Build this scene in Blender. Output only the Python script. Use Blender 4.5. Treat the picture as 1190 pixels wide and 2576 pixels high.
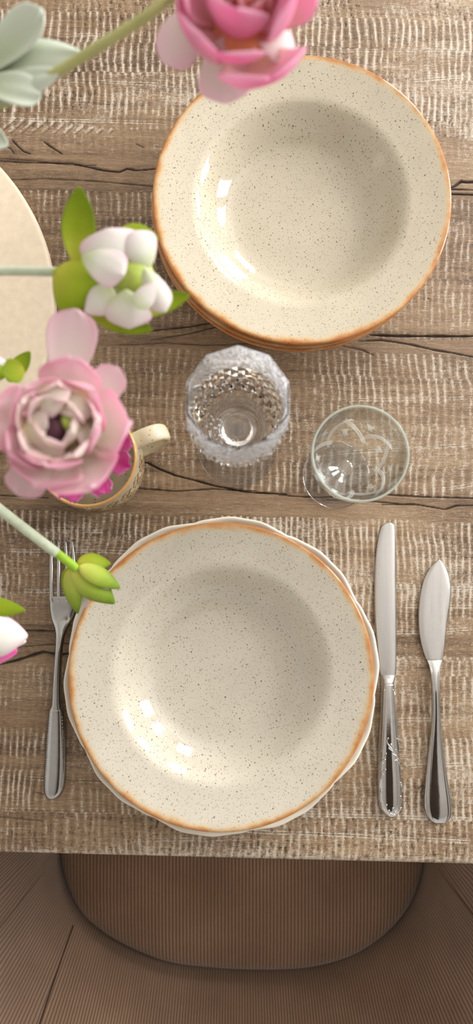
import bpy, bmesh, math, random
import numpy as np
from mathutils import Vector, Matrix

random.seed(7)
scene = bpy.context.scene
COL = scene.collection
for _o in list(bpy.data.objects):
    bpy.data.objects.remove(_o, do_unlink=True)

# ------------------------------------------------------------------ camera
F, H, TILT = 1850.0, 0.60, math.atan(132.0 / 1850.0)
cam_data = bpy.data.cameras.new('camera')
cam_data.sensor_fit = 'VERTICAL'
cam_data.sensor_height = 36.0
cam_data.lens = F / 2576.0 * 36.0
cam_data.clip_start = 0.02
cam_data.dof.use_dof = True
cam_data.dof.focus_distance = 0.62
cam_data.dof.aperture_fstop = 4.97
cam = bpy.data.objects.new('camera', cam_data)
COL.objects.link(cam)
cam.location = (0, 0, H)
cam.rotation_euler = (TILT, 0, 0)
scene.camera = cam

# ------------------------------------------------------------------ light and exposure
scene.view_settings.view_transform = 'Standard'
scene.view_settings.look = 'None'
scene.view_settings.gamma = 1.0
scene.view_settings.exposure = 0.0
scene.view_settings.use_curve_mapping = False
world = bpy.data.worlds.new('world')
scene.world = world
world.use_nodes = True
_bg = world.node_tree.nodes['Background']
_bg.inputs[0].default_value = (0.80, 0.90, 1.0, 1)
_bg.inputs[1].default_value = 1.2

ROOM = dict(x0=-1.5, x1=2.0, y0=-1.5, y1=2.3, z0=-0.75, z1=1.80)
# windows: (wall, from, to, bottom, top)
WINDOWS = [('right', 0.38, 0.92, 0.05, 1.60), ('right', 1.15, 1.75, 0.05, 1.60), ('back', 0.95, 1.65, 0.05, 1.60)]
POWERS = [51.0, 57.0, 67.0]

def window_light(wall, a, b, z0, z1, power):
    ld = bpy.data.lights.new('window_daylight', 'AREA')
    ld.shape = 'RECTANGLE'
    ld.size = b - a
    ld.size_y = z1 - z0
    ld.energy = power
    ld.color = (1.0, 0.99, 0.985)
    lo = bpy.data.objects.new('window_daylight', ld)
    COL.objects.link(lo)
    zc = (z0 + z1) / 2
    if wall == 'right':
        lo.location = (ROOM['x1'] + 0.16, (a + b) / 2, zc)
        d = Vector((-1, 0, 0))
    else:
        lo.location = ((a + b) / 2, ROOM['y1'] + 0.16, zc)
        d = Vector((0, -1, 0))
    lo.rotation_euler = d.to_track_quat('-Z', 'Y').to_euler()
for _w, _p in zip(WINDOWS, POWERS):
    window_light(*_w, _p)

# ------------------------------------------------------------------ helpers
def P(px, py, z=0.0):
    """world point at height z seen at pixel (px, py)"""
    u = (px - 595.0) / F
    v = -(py - 1288.0) / F
    c, s = math.cos(TILT), math.sin(TILT)
    t = (H - z) / (c - v * s)
    return Vector((u * t, (v * c + s) * t, z))

def lin(r, g, b):
    f = lambda c: (c / 255 / 12.92) if c / 255 <= 0.04045 else ((c / 255 + 0.055) / 1.055) ** 2.4
    return (f(r), f(g), f(b), 1.0)

def tag(o, label=None, cat=None, group=None, kind=None):
    if label: o['label'] = label
    if cat: o['category'] = cat
    if group: o['group'] = group
    if kind: o['kind'] = kind
    return o

def thing(name, loc, label, cat, group=None):
    o = bpy.data.objects.new(name, None)
    o.empty_display_size = 0.02
    COL.objects.link(o)
    o.location = loc
    return tag(o, label, cat, group)

def mesh_obj(name, verts, faces, mat=None, parent=None, smooth=True, loc=None, uvs=None, fmats=None, flat=None):
    """verts are world coordinates; they become relative to the thing's origin"""
    org = Vector((0, 0, 0))
    p = parent
    while p is not None:
        org += p.location
        p = p.parent
    if loc is not None:
        org = Vector(loc)
    me = bpy.data.meshes.new(name)
    me.from_pydata([tuple(Vector(v) - org) for v in verts], [], faces)
    me.validate()
    if uvs is not None:
        ul = me.uv_layers.new(name='UVMap')
        for lp in me.loops:
            ul.data[lp.index].uv = uvs[lp.vertex_index]
    mats = mat if isinstance(mat, (list, tuple)) else [mat]
    for m in mats:
        if m: me.materials.append(m)
    if fmats is not None:
        for pl, k in zip(me.polygons, fmats):
            pl.material_index = k
    for pl in me.polygons:
        pl.use_smooth = smooth if flat is None else not flat[pl.index]
    o = bpy.data.objects.new(name, me)
    COL.objects.link(o)
    if parent is not None:
        o.parent = parent
    elif loc is not None:
        o.location = loc
    return o

class MB:
    def __init__(self):
        self.v, self.f = [], []
    def add(self, vs, fs):
        n = len(self.v)
        self.v += [Vector(q) for q in vs]
        self.f += [tuple(i + n for i in f) for f in fs]
    def build(self, name, mat, parent=None, smooth=True, loc=None):
        return mesh_obj(name, self.v, self.f, mat, parent, smooth, loc)

def box(x0, y0, z0, x1, y1, z1):
    vs = [(x0, y0, z0), (x1, y0, z0), (x1, y1, z0), (x0, y1, z0), (x0, y0, z1), (x1, y0, z1), (x1, y1, z1), (x0, y1, z1)]
    fs = [(3, 2, 1, 0), (4, 5, 6, 7), (0, 1, 5, 4), (1, 2, 6, 5), (2, 3, 7, 6), (3, 0, 4, 7)]
    return vs, fs

def catmull(pts, per=8):
    pts = [Vector(p) for p in pts]
    out = []
    n = len(pts)
    for i in range(n - 1):
        p0 = pts[i - 1] if i > 0 else pts[i] * 2 - pts[i + 1]
        p1, p2 = pts[i], pts[i + 1]
        p3 = pts[i + 2] if i + 2 < n else pts[i + 1] * 2 - pts[i]
        for k in range(per):
            t = k / per
            out.append(0.5 * ((2 * p1) + (p2 - p0) * t + (2 * p0 - 5 * p1 + 4 * p2 - p3) * t * t + (3 * p1 - p0 - 3 * p2 + p3) * t ** 3))
    out.append(pts[-1])
    return out

def tube(pts, radii, n=10, cap=True):
    pts = [Vector(p) for p in pts]
    if not isinstance(radii, (list, tuple)):
        radii = [radii] * len(pts)
    vs, fs = [], []
    prev = None
    for i, p in enumerate(pts):
        a = pts[min(i + 1, len(pts) - 1)] - pts[max(i - 1, 0)]
        a.normalize()
        if prev is None:
            ref = Vector((0, 0, 1)) if abs(a.z) < 0.9 else Vector((1, 0, 0))
            x = a.cross(ref).normalized()
        else:
            x = (prev - a * prev.dot(a)).normalized()
        prev = x
        y = a.cross(x)
        for k in range(n):
            th = 2 * math.pi * k / n
            vs.append(p + (x * math.cos(th) + y * math.sin(th)) * radii[i])
    for i in range(len(pts) - 1):
        for k in range(n):
            fs.append((i * n + k, i * n + (k + 1) % n, (i + 1) * n + (k + 1) % n, (i + 1) * n + k))
    if cap:
        fs.append(tuple(range(n - 1, -1, -1)))
        fs.append(tuple((len(pts) - 1) * n + k for k in range(n)))
    return vs, fs

def ball(c, r, nu=10, nv=6, sq=(1, 1, 1)):
    c = Vector(c)
    vs = [c + Vector((0, 0, -r * sq[2]))]
    for i in range(1, nv):
        ph = -math.pi / 2 + math.pi * i / nv
        for k in range(nu):
            th = 2 * math.pi * k / nu
            vs.append(c + Vector((r * math.cos(ph) * math.cos(th) * sq[0], r * math.cos(ph) * math.sin(th) * sq[1], r * math.sin(ph) * sq[2])))
    vs.append(c + Vector((0, 0, r * sq[2])))
    fs = []
    for k in range(nu):
        fs.append((0, 1 + (k + 1) % nu, 1 + k))
    for i in range(nv - 2):
        for k in range(nu):
            a = 1 + i * nu
            fs.append((a + k, a + (k + 1) % nu, a + nu + (k + 1) % nu, a + nu + k))
    a = 1 + (nv - 2) * nu
    for k in range(nu):
        fs.append((a + k, a + (k + 1) % nu, len(vs) - 1))
    return vs, fs

def smooth_profile(pts, per=6):
    q = catmull([Vector((r, z, 0)) for r, z in pts], per)
    return [(max(0.0, v.x), v.y) for v in q]

def lathe(profile, n=96, center=(0, 0, 0), mod=None):
    """closed surface of revolution; first and last points lie on the axis"""
    c = Vector(center)
    vs, fs, rings = [], [], []
    for i, (r, z) in enumerate(profile):
        if r < 1e-6:
            vs.append(c + Vector((0, 0, z)))
            rings.append([len(vs) - 1])
        else:
            ring = []
            for k in range(n):
                th = 2 * math.pi * k / n
                rr, zz = (r, z) if mod is None else mod(r, z, th)
                vs.append(c + Vector((rr * math.cos(th), rr * math.sin(th), zz)))
                ring.append(len(vs) - 1)
            rings.append(ring)
    for a, b in zip(rings, rings[1:]):
        if len(a) == 1 and len(b) == 1:
            continue
        for k in range(n):
            k2 = (k + 1) % n
            if len(a) == 1:
                fs.append((a[0], b[k2], b[k]))
            elif len(b) == 1:
                fs.append((a[k], a[k2], b[0]))
            else:
                fs.append((a[k], a[k2], b[k2], b[k]))
    return vs, [tuple(reversed(f)) for f in fs]

# ------------------------------------------------------------------ materials
class NT:
    def __init__(self, name):
        self.m = bpy.data.materials.new(name)
        self.m.use_nodes = True
        self.t = self.m.node_tree
        self.b = self.t.nodes['Principled BSDF']
        self.out = self.t.nodes['Material Output']
    def n(self, kind, **kw):
        nd = self.t.nodes.new(kind)
        for k, v in kw.items():
            if k.startswith('i_'):
                key = k[2:]
                key = int(key) if key.isdigit() else key.replace('_', ' ')
                nd.inputs[key].default_value = v
            else:
                setattr(nd, k, v)
        return nd
    def l(self, a, b):
        self.t.links.new(a, b)
    def math(self, op, a, b=None, clamp=False):
        nd = self.n('ShaderNodeMath', operation=op, use_clamp=clamp)
        for i, q in enumerate((a, b)):
            if q is None: continue
            if isinstance(q, (int, float)): nd.inputs[i].default_value = q
            else: self.l(q, nd.inputs[i])
        return nd.outputs[0]
    def ramp(self, fac, stops, interp='LINEAR'):
        nd = self.n('ShaderNodeValToRGB')
        nd.color_ramp.interpolation = interp
        el = nd.color_ramp.elements
        while len(el) < len(stops): el.new(0.5)
        for e, (p, c) in zip(el, stops):
            e.position = p
            e.color = c if len(c) == 4 else (*c, 1)
        self.l(fac, nd.inputs[0])
        return nd.outputs[0]
    def mix(self, fac, a, b, mode='MIX'):
        nd = self.n('ShaderNodeMix', data_type='RGBA', blend_type=mode)
        for i, q in ((0, fac), (6, a), (7, b)):
            if isinstance(q, (int, float)): nd.inputs[i].default_value = q
            elif isinstance(q, tuple): nd.inputs[i].default_value = q
            else: self.l(q, nd.inputs[i])
        return nd.outputs[2]
    def noise(self, vec, scale, detail=3, rough=0.55):
        nd = self.n('ShaderNodeTexNoise')
        nd.inputs['Scale'].default_value = scale
        nd.inputs['Detail'].default_value = detail
        nd.inputs['Roughness'].default_value = rough
        if vec is not None: self.l(vec, nd.inputs['Vector'])
        return nd.outputs['Fac']
    def mapping(self, vec, scale=(1, 1, 1), loc=(0, 0, 0)):
        nd = self.n('ShaderNodeMapping')
        nd.inputs['Scale'].default_value = scale
        nd.inputs['Location'].default_value = loc
        self.l(vec, nd.inputs['Vector'])
        return nd.outputs[0]
    def bump(self, h, strength=0.3, dist=0.001):
        nd = self.n('ShaderNodeBump')
        nd.inputs['Strength'].default_value = strength
        nd.inputs['Distance'].default_value = dist
        self.l(h, nd.inputs['Height'])
        self.l(nd.outputs[0], self.b.inputs['Normal'])
        return nd.outputs[0]

def simple(name, col, rough=0.5, var=0.08, scale=40, metal=0.0, bump=0.0, spec=0.5):
    t = NT(name)
    tc = t.n('ShaderNodeTexCoord').outputs['Object']
    nz = t.noise(tc, scale, 4)
    dark = tuple(c * (1 - var) for c in col[:3]) + (1,)
    lite = tuple(min(1, c * (1 + var)) for c in col[:3]) + (1,)
    t.l(t.ramp(nz, [(0.3, dark), (0.7, lite)]), t.b.inputs['Base Color'])
    t.b.inputs['Roughness'].default_value = rough
    t.b.inputs['Metallic'].default_value = metal
    t.b.inputs['Specular IOR Level'].default_value = spec
    if bump: t.bump(nz, bump, 0.001)
    return t.m

def m_glaze(name, body, rim, r_rim, band, sp_dark, sp_density=1.0, under=None, by_radius=True):
    """cream glaze with iron speckles; the rim band is a real colour ring"""
    t = NT(name)
    tc = t.n('ShaderNodeTexCoord').outputs['Object']
    oi = t.n('ShaderNodeObjectInfo').outputs['Random']
    off = t.n('ShaderNodeVectorMath', operation='SCALE')
    off.inputs[0].default_value = (3.1, 1.7, 2.3)
    t.l(oi, off.inputs['Scale'])
    add = t.n('ShaderNodeVectorMath', operation='ADD')
    t.l(tc, add.inputs[0]); t.l(off.outputs[0], add.inputs[1])
    vec = add.outputs[0]
    wob = t.n('ShaderNodeTexNoise'); wob.inputs['Scale'].default_value = 900
    t.l(vec, wob.inputs['Vector'])
    wv = t.n('ShaderNodeVectorMath', operation='SCALE'); wv.inputs['Scale'].default_value = 0.0011
    t.l(wob.outputs['Color'], wv.inputs[0])
    ad2 = t.n('ShaderNodeVectorMath', operation='ADD')
    t.l(vec, ad2.inputs[0]); t.l(wv.outputs[0], ad2.inputs[1])
    big = t.noise(vec, 35, 3)
    base = t.mix(t.ramp(big, [(0.3, (0, 0, 0)), (0.7, (1, 1, 1))]), body, tuple(c * 0.93 for c in body[:3]) + (1,))
    total = None
    for sc, thr, r0 in (((300, 0.40, 0.135), (620, 0.36, 0.18), (190, 0.66, 0.115)) if by_radius else ((300, 0.40, 0.24), (520, 0.50, 0.26), (170, 0.80, 0.15))):
        v = t.n('ShaderNodeTexVoronoi', feature='F1')
        if by_radius: v.voronoi_dimensions = '2D'
        v.inputs['Scale'].default_value = sc
        v.inputs['Randomness'].default_value = 1.0
        t.l(ad2.outputs[0], v.inputs['Vector'])
        sep = t.n('ShaderNodeSeparateColor')
        t.l(v.outputs['Color'], sep.inputs[0])
        keep = t.math('GREATER_THAN', sep.outputs[0], 1 - (1 - thr) * sp_density)
        rad = t.math('MULTIPLY', t.math('ADD', t.math('MULTIPLY', sep.outputs[1], 0.8), 0.35), r0)
        spot = t.math('MULTIPLY', t.math('SUBTRACT', rad, v.outputs['Distance']), 30, clamp=True)
        one = t.math('MULTIPLY', t.math('MULTIPLY', spot, keep), t.math('ADD', t.math('MULTIPLY', sep.outputs[2], 0.55), 0.45))
        total = one if total is None else t.math('MAXIMUM', total, one)
    col = t.mix(t.math('MULTIPLY', total, 0.92), base, sp_dark)
    sx = t.n('ShaderNodeSeparateXYZ'); t.l(tc, sx.inputs[0])
    if by_radius:
        rr = t.math('SQRT', t.math('ADD', t.math('MULTIPLY', sx.outputs[0], sx.outputs[0]), t.math('MULTIPLY', sx.outputs[1], sx.outputs[1])))
    else:
        rr = sx.outputs[2]
    wn = t.math('MULTIPLY', t.math('SUBTRACT', t.noise(vec, 60, 2), 0.5), band * 0.9)
    rr2 = t.math('ADD', rr, wn)
    k = t.math('DIVIDE', t.math('SUBTRACT', rr2, r_rim - band), band, clamp=True)
    k = t.math('POWER', k, 1.8)
    halo = lin(208, 172, 120)
    rc = t.ramp(k, [(0.0, body), (0.35, halo), (0.95, rim)])
    col2 = t.mix(t.math('MULTIPLY', k, 1.6, clamp=True), col, rc)
    col2 = t.mix(t.math('MULTIPLY', t.math('MULTIPLY', total, 0.6), k), col2, sp_dark)
    if under is not None:
        g = t.n('ShaderNodeNewGeometry')
        sn = t.n('ShaderNodeSeparateXYZ')
        tn = t.n('ShaderNodeVectorTransform', vector_type='NORMAL', convert_from='WORLD', convert_to='OBJECT')
        t.l(g.outputs['Normal'], tn.inputs[0]); t.l(tn.outputs[0], sn.inputs[0])
        dn = t.math('MULTIPLY', sn.outputs[2], -4.0, clamp=True)
        col2 = t.mix(dn, col2, under)
    t.l(col2, t.b.inputs['Base Color'])
    t.b.inputs['Roughness'].default_value = 0.07
    t.b.inputs['Coat Weight'].default_value = 0.2
    t.b.inputs['Coat Roughness'].default_value = 0.03
    return t.m

def m_metal(name, col, rough, brushed=None):
    t = NT(name)
    tc = t.n('ShaderNodeTexCoord').outputs['Object']
    sc = (1, 1, 1) if brushed is None else brushed
    nz = t.noise(t.mapping(tc, sc), 300, 4)
    t.l(t.ramp(nz, [(0.2, tuple(c * 0.88 for c in col[:3])), (0.8, col)]), t.b.inputs['Base Color'])
    t.b.inputs['Metallic'].default_value = 1.0
    r = t.math('ADD', t.math('MULTIPLY', nz, rough * 0.6), rough * 0.7)
    t.l(r, t.b.inputs['Roughness'])
    t.bump(nz, 0.04, 0.0004)
    return t.m

def m_glass(name, rough=0.0, tint=(1, 1, 1, 1), bump=None):
    t = NT(name)
    t.b.inputs['Base Color'].default_value = tint
    t.b.inputs['Transmission Weight'].default_value = 1.0
    t.b.inputs['IOR'].default_value = 1.5
    t.b.inputs['Roughness'].default_value = rough
    if bump:
        tc = t.n('ShaderNodeTexCoord').outputs['Object']
        v = t.n('ShaderNodeTexVoronoi', feature='F1')
        v.inputs['Scale'].default_value = bump[0]
        t.l(t.mapping(tc, (1, 1, 0.55)), v.inputs['Vector'])
        t.bump(v.outputs['Distance'], bump[1], bump[2])
    return t.m

def m_thin_glass(name, tint=(1, 1, 1, 1)):
    t = NT(name)
    tr = t.n('ShaderNodeBsdfTransparent'); tr.inputs[0].default_value = tint
    gl = t.n('ShaderNodeBsdfGlossy'); gl.inputs['Roughness'].default_value = 0.01
    fc = t.n('ShaderNodeLayerWeight'); fc.inputs['Blend'].default_value = 0.5
    lw = t.math('ADD', t.math('MULTIPLY', t.math('POWER', fc.outputs['Facing'], 3.2), 0.95), 0.05, clamp=True)
    mx = t.n('ShaderNodeMixShader')
    t.l(lw, mx.inputs[0]); t.l(tr.outputs[0], mx.inputs[1]); t.l(gl.outputs[0], mx.inputs[2])
    t.l(mx.outputs[0], t.out.inputs[0])
    return t.m

def m_half_glass(name):
    # clear glass whose thin walls also let light straight through
    t = NT(name)
    t.b.inputs['Transmission Weight'].default_value = 1.0
    t.b.inputs['IOR'].default_value = 1.5
    t.b.inputs['Roughness'].default_value = 0.0
    tr = t.n('ShaderNodeBsdfTransparent')
    mx = t.n('ShaderNodeMixShader'); mx.inputs[0].default_value = 0.45
    t.l(t.b.outputs[0], mx.inputs[1]); t.l(tr.outputs[0], mx.inputs[2])
    t.l(mx.outputs[0], t.out.inputs[0])
    return t.m

def m_lip(name):
    t = NT(name)
    t.b.inputs['Transmission Weight'].default_value = 1.0
    t.b.inputs['IOR'].default_value = 1.45
    t.b.inputs['Roughness'].default_value = 0.05
    t.b.inputs['Base Color'].default_value = (0.93, 1.0, 0.95, 1)
    tl = t.n('ShaderNodeBsdfTranslucent'); tl.inputs[0].default_value = (.86, .92, .84, 1)
    df = t.n('ShaderNodeBsdfDiffuse'); df.inputs[0].default_value = (.80, .85, .78, 1)
    m1 = t.n('ShaderNodeMixShader'); m1.inputs[0].default_value = 0.5
    t.l(tl.outputs[0], m1.inputs[1]); t.l(df.outputs[0], m1.inputs[2])
    m2 = t.n('ShaderNodeMixShader'); m2.inputs[0].default_value = 0.55
    t.l(t.b.outputs[0], m2.inputs[1]); t.l(m1.outputs[0], m2.inputs[2])
    t.l(m2.outputs[0], t.out.inputs[0])
    return t.m

def m_stipple(name):
    t = NT(name)
    t.b.inputs['Transmission Weight'].default_value = 1.0
    t.b.inputs['IOR'].default_value = 1.5
    t.b.inputs['Roughness'].default_value = 0.02
    tc = t.n('ShaderNodeTexCoord').outputs['Object']
    v = t.n('ShaderNodeTexVoronoi', feature='F1'); v.inputs['Scale'].default_value = 560
    t.l(t.mapping(tc, (1, 1, 0.5)), v.inputs['Vector'])
    nrm = t.bump(v.outputs['Distance'], 1.0, 0.0022)
    df = t.n('ShaderNodeBsdfDiffuse'); df.inputs[0].default_value = (.90, .92, .97, 1)
    tl = t.n('ShaderNodeBsdfTranslucent'); tl.inputs[0].default_value = (.91, .93, .98, 1)
    m1 = t.n('ShaderNodeMixShader'); m1.inputs[0].default_value = 0.6
    t.l(df.outputs[0], m1.inputs[1]); t.l(tl.outputs[0], m1.inputs[2])
    m2 = t.n('ShaderNodeMixShader')
    sp = t.n('ShaderNodeSeparateColor'); t.l(v.outputs['Color'], sp.inputs[0])
    fz = t.ramp(sp.outputs[0], [(0.0, (0.04, 0.04, 0.04)), (0.35, (0.10, 0.10, 0.10)), (0.55, (0.42, 0.42, 0.42)), (1.0, (0.75, 0.75, 0.75))])
    t.l(fz, m2.inputs[0])
    t.l(t.b.outputs[0], m2.inputs[1]); t.l(m1.outputs[0], m2.inputs[2])
    t.l(m2.outputs[0], t.out.inputs[0])
    return t.m

def m_petal(name, base, mid, tip, edge, trans=0.35, rough=0.55, var=0.06):
    t = NT(name)
    uv = t.n('ShaderNodeUVMap').outputs[0]
    s = t.n('ShaderNodeSeparateXYZ'); t.l(uv, s.inputs[0])
    tc = t.n('ShaderNodeTexCoord').outputs['Object']
    nz = t.noise(tc, 90, 3)
    v = t.math('ADD', s.outputs[1], t.math('MULTIPLY', t.math('SUBTRACT', nz, 0.5), 0.35))
    along = t.ramp(v, [(0.08, base), (0.5, mid), (0.92, tip)])
    ed = t.math('ABSOLUTE', t.math('SUBTRACT', t.math('MULTIPLY', s.outputs[0], 2.0), 1.0))
    ed = t.math('POWER', ed, 2.5)
    col = t.mix(t.math('MULTIPLY', t.math('MULTIPLY', ed, s.outputs[1]), 0.8), along, edge)
    vn = t.noise(t.mapping(uv, (60, 1.5, 1)), 1.0, 2)
    col = t.mix(t.math('MULTIPLY', vn, var * 2), col, tuple(c * 0.85 for c in mid[:3]) + (1,))
    t.l(col, t.b.inputs['Base Color'])
    t.b.inputs['Roughness'].default_value = rough
    t.b.inputs['Specular IOR Level'].default_value = 0.25
    tr = t.n('ShaderNodeBsdfTranslucent'); t.l(col, tr.inputs[0])
    mx = t.n('ShaderNodeMixShader'); mx.inputs[0].default_value = trans
    t.l(t.b.outputs[0], mx.inputs[1]); t.l(tr.outputs[0], mx.inputs[2])
    t.l(mx.outputs[0], t.out.inputs[0])
    return t.m

def m_wood():
    t = NT('weathered_wood')
    at = lambda nm: t.n('ShaderNodeAttribute', attribute_name=nm).outputs['Fac']
    paint, tone, crack = at('paint'), at('tone'), at('crack')
    tc = t.n('ShaderNodeTexCoord').outputs['Object']
    fib = t.noise(t.mapping(tc, (120, 900, 300)), 1.0, 4, 0.65)
    grit = t.noise(t.mapping(tc, (1, 1, 1)), 1300, 3, 0.7)
    f2 = t.math('ADD', t.math('MULTIPLY', tone, 0.75), t.math('ADD', t.math('MULTIPLY', t.math('SUBTRACT', fib, 0.5), 0.7), t.math('MULTIPLY', t.math('SUBTRACT', grit, 0.5), 0.55)))
    brown = t.ramp(f2, [(0.0, lin(84, 64, 46)), (0.35, lin(139, 114, 87)), (0.65, lin(170, 146, 115)), (1.0, lin(197, 179, 153))])
    pm = t.math('ADD', paint, t.math('ADD', t.math('MULTIPLY', t.math('SUBTRACT', grit, 0.5), 1.1), t.math('MULTIPLY', t.math('SUBTRACT', fib, 0.5), 0.5)))
    pm = t.math('MULTIPLY', t.math('SUBTRACT', pm, 0.38), 2.6, clamp=True)
    white = t.mix(fib, lin(190, 177, 158), lin(220, 210, 195))
    col = t.mix(t.math('MULTIPLY', pm, 0.85), brown, white)
    ck = t.math('MULTIPLY', crack, t.math('ADD', t.math('MULTIPLY', grit, 0.8), 0.75), clamp=True)
    col = t.mix(ck, col, lin(38, 28, 21))
    t.l(col, t.b.inputs['Base Color'])
    t.b.inputs['Roughness'].default_value = 0.52
    t.b.inputs['Specular IOR Level'].default_value = 0.45
    hgt = t.math('ADD', t.math('MULTIPLY', grit, 0.6), t.math('MULTIPLY', fib, 0.5))
    t.bump(hgt, 0.55, 0.0006)
    return t.m

def m_corduroy():
    t = NT('brown_corduroy')
    uv = t.n('ShaderNodeUVMap').outputs[0]
    s = t.n('ShaderNodeSeparateXYZ'); t.l(uv, s.inputs[0])
    tc = t.n('ShaderNodeTexCoord').outputs['Object']
    wob = t.noise(t.mapping(tc, (1, 1, 1)), 90, 2)
    x = t.math('ADD', s.outputs[0], t.math('MULTIPLY', wob, 0.0006))
    wv = t.math('SINE', t.math('MULTIPLY', x, 2 * math.pi / 0.0037))
    k = t.math('ADD', t.math('MULTIPLY', wv, 0.5), 0.5)
    big = t.noise(tc, 14, 3)
    fz = t.noise(tc, 1500, 2, 0.7)
    c = t.ramp(t.math('ADD', t.math('MULTIPLY', big, 0.7), t.math('MULTIPLY', fz, 0.35)), [(0.3, lin(142, 115, 93)), (0.75, lin(180, 149, 124))])
    c = t.mix(t.math('POWER', t.math('SUBTRACT', 1.0, k), 2.5), c, lin(104, 79, 60))
    t.l(c, t.b.inputs['Base Color'])
    t.b.inputs['Roughness'].default_value = 0.9
    t.b.inputs['Sheen Weight'].default_value = 0.35
    t.b.inputs['Sheen Roughness'].default_value = 0.5
    t.b.inputs['Specular IOR Level'].default_value = 0.15
    t.bump(t.math('ADD', k, t.math('MULTIPLY', fz, 0.35)), 0.5, 0.0009)
    return t.m

M = {}
M['wall'] = simple('wall_paint', lin(212, 210, 207), 0.9, 0.02, 8)
M['ceiling'] = simple('ceiling_paint', lin(222, 220, 217), 0.9, 0.02, 8)
M['floor'] = simple('floor_boards', lin(165, 145, 122), 0.55, 0.15, 12)
M['reflectpanel'] = simple('dark_reflection_panel', lin(58, 44, 36), 0.7, 0.2, 20)  # dark brown of the added panel mirrored in the cutlery
M['frame'] = simple('window_frame_paint', lin(215, 212, 206), 0.5, 0.03, 20)
M['wood'] = m_wood()
M['legwood'] = simple('brown_leg_wood', lin(105, 82, 62), 0.6, 0.2, 30)
M['tray'] = simple('pale_board', lin(212, 196, 172), 0.7, 0.06, 160, bump=0.1)
M['glaze'] = m_glaze('speckled_cream_glaze', lin(203, 193, 171), lin(178, 112, 56), 0.1135, 0.0088, lin(86, 56, 30), 1.0, under=lin(186, 122, 64))
M['greyglaze'] = m_glaze('speckled_grey_cream_glaze', lin(207, 200, 183), lin(180, 116, 60), 0.1135, 0.0088, lin(106, 54, 26), 1.0, under=lin(186, 122, 64))
M['mugglaze'] = m_glaze('speckled_mug_glaze', lin(208, 195, 165), lin(206, 158, 98), 0.0655, 0.0040, lin(110, 68, 40), 0.75, by_radius=False)
M['ivory'] = simple('ivory_glaze', lin(232, 225, 208), 0.18, 0.02, 30)
M['steel'] = m_metal('polished_steel', (0.66, 0.65, 0.63, 1), 0.08)
M['brushed'] = m_metal('brushed_blade_steel', (0.74, 0.73, 0.71, 1), 0.30, (1.0, 0.05, 1))
M['forksteel'] = m_metal('worn_steel', (0.50, 0.50, 0.49, 1), 0.16)
M['glass'] = m_glass('clear_glass')
M['greenglass'] = m_glass('clear_green_tinted_glass', 0.0, (0.985, 1.0, 0.99, 1))
M['stipple'] = m_stipple('stippled_cut_glass')
M['half'] = m_half_glass('clear_cut_glass')
M['lip'] = m_lip('pale_green_glass_lip')
M['thin'] = m_thin_glass('thin_clear_glass')
M['thingreen'] = m_thin_glass('thin_green_tinted_glass', (0.985, 1.0, 0.99, 1))
M['etch'] = simple('white_engraving', lin(250, 250, 248), 0.7, 0.02, 30)
M['cord'] = m_corduroy()
M['seamthread'] = simple('brown_seam', lin(72, 52, 39), 0.9, 0.1, 60)
M['ceramic'] = simple('white_vase_glaze', lin(228, 224, 216), 0.3, 0.03, 20)
M['motif'] = simple('brown_glaze_drawing', lin(134, 104, 64), 0.4, 0.15, 200)
M['stem'] = simple('green_stem', lin(178, 178, 116), 0.6, 0.12, 120)
M['palestem'] = simple('pale_downy_stem', lin(196, 206, 180), 0.8, 0.10, 200)
M['brightstem'] = simple('fresh_green_stem', lin(150, 190, 40), 0.55, 0.10, 120)
M['sepal'] = m_petal('green_sepal', lin(196, 198, 70), lin(166, 186, 40), lin(140, 164, 28), lin(116, 146, 22), 0.30)
M['limesepal'] = m_petal('lime_sepal', lin(214, 218, 104), lin(174, 198, 74), lin(112, 144, 38), lin(88, 118, 32), 0.2)
M['sage'] = m_petal('sage_leaf', lin(168, 180, 142), lin(190, 200, 174), lin(206, 214, 198), lin(226, 230, 220), 0.2, 0.8, 0.03)
M['whitepetal'] = m_petal('white_petal', lin(220, 230, 184), lin(246, 247, 238), lin(246, 238, 236), lin(240, 190, 214), 0.3)
M['palepink'] = m_petal('pale_pink_petal', lin(252, 246, 228), lin(252, 240, 234), lin(250, 218, 228), lin(248, 178, 210), 0.5)
M['creampetal'] = m_petal('cream_petal', lin(240, 228, 180), lin(252, 246, 230), lin(253, 242, 236), lin(250, 216, 226), 0.5)
M['blush'] = m_petal('blush_outer_petal', lin(242, 232, 222), lin(242, 230, 226), lin(244, 220, 226), lin(246, 196, 216), 0.38)
M['pink'] = m_petal('pink_petal', lin(253, 234, 212), lin(253, 204, 222), lin(250, 166, 206), lin(253, 226, 238), 0.48)
M['peach'] = m_petal('peach_inner_petal', lin(228, 170, 108), lin(252, 208, 186), lin(252, 184, 202), lin(252, 214, 220), 0.45)
M['peachbase'] = simple('peach_flower_base', lin(222, 164, 108), 0.6, 0.1, 120)
M['hotpink'] = m_petal('hot_pink_petal', lin(250, 200, 228), lin(246, 128, 198), lin(240, 96, 184), lin(252, 190, 226), 0.35)
M['darkcentre'] = simple('dark_flower_centre', lin(62, 18, 34), 0.7, 0.2, 300)
M['greencentre'] = simple('green_flower_centre', lin(176, 194, 88), 0.6, 0.15, 200)

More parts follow.
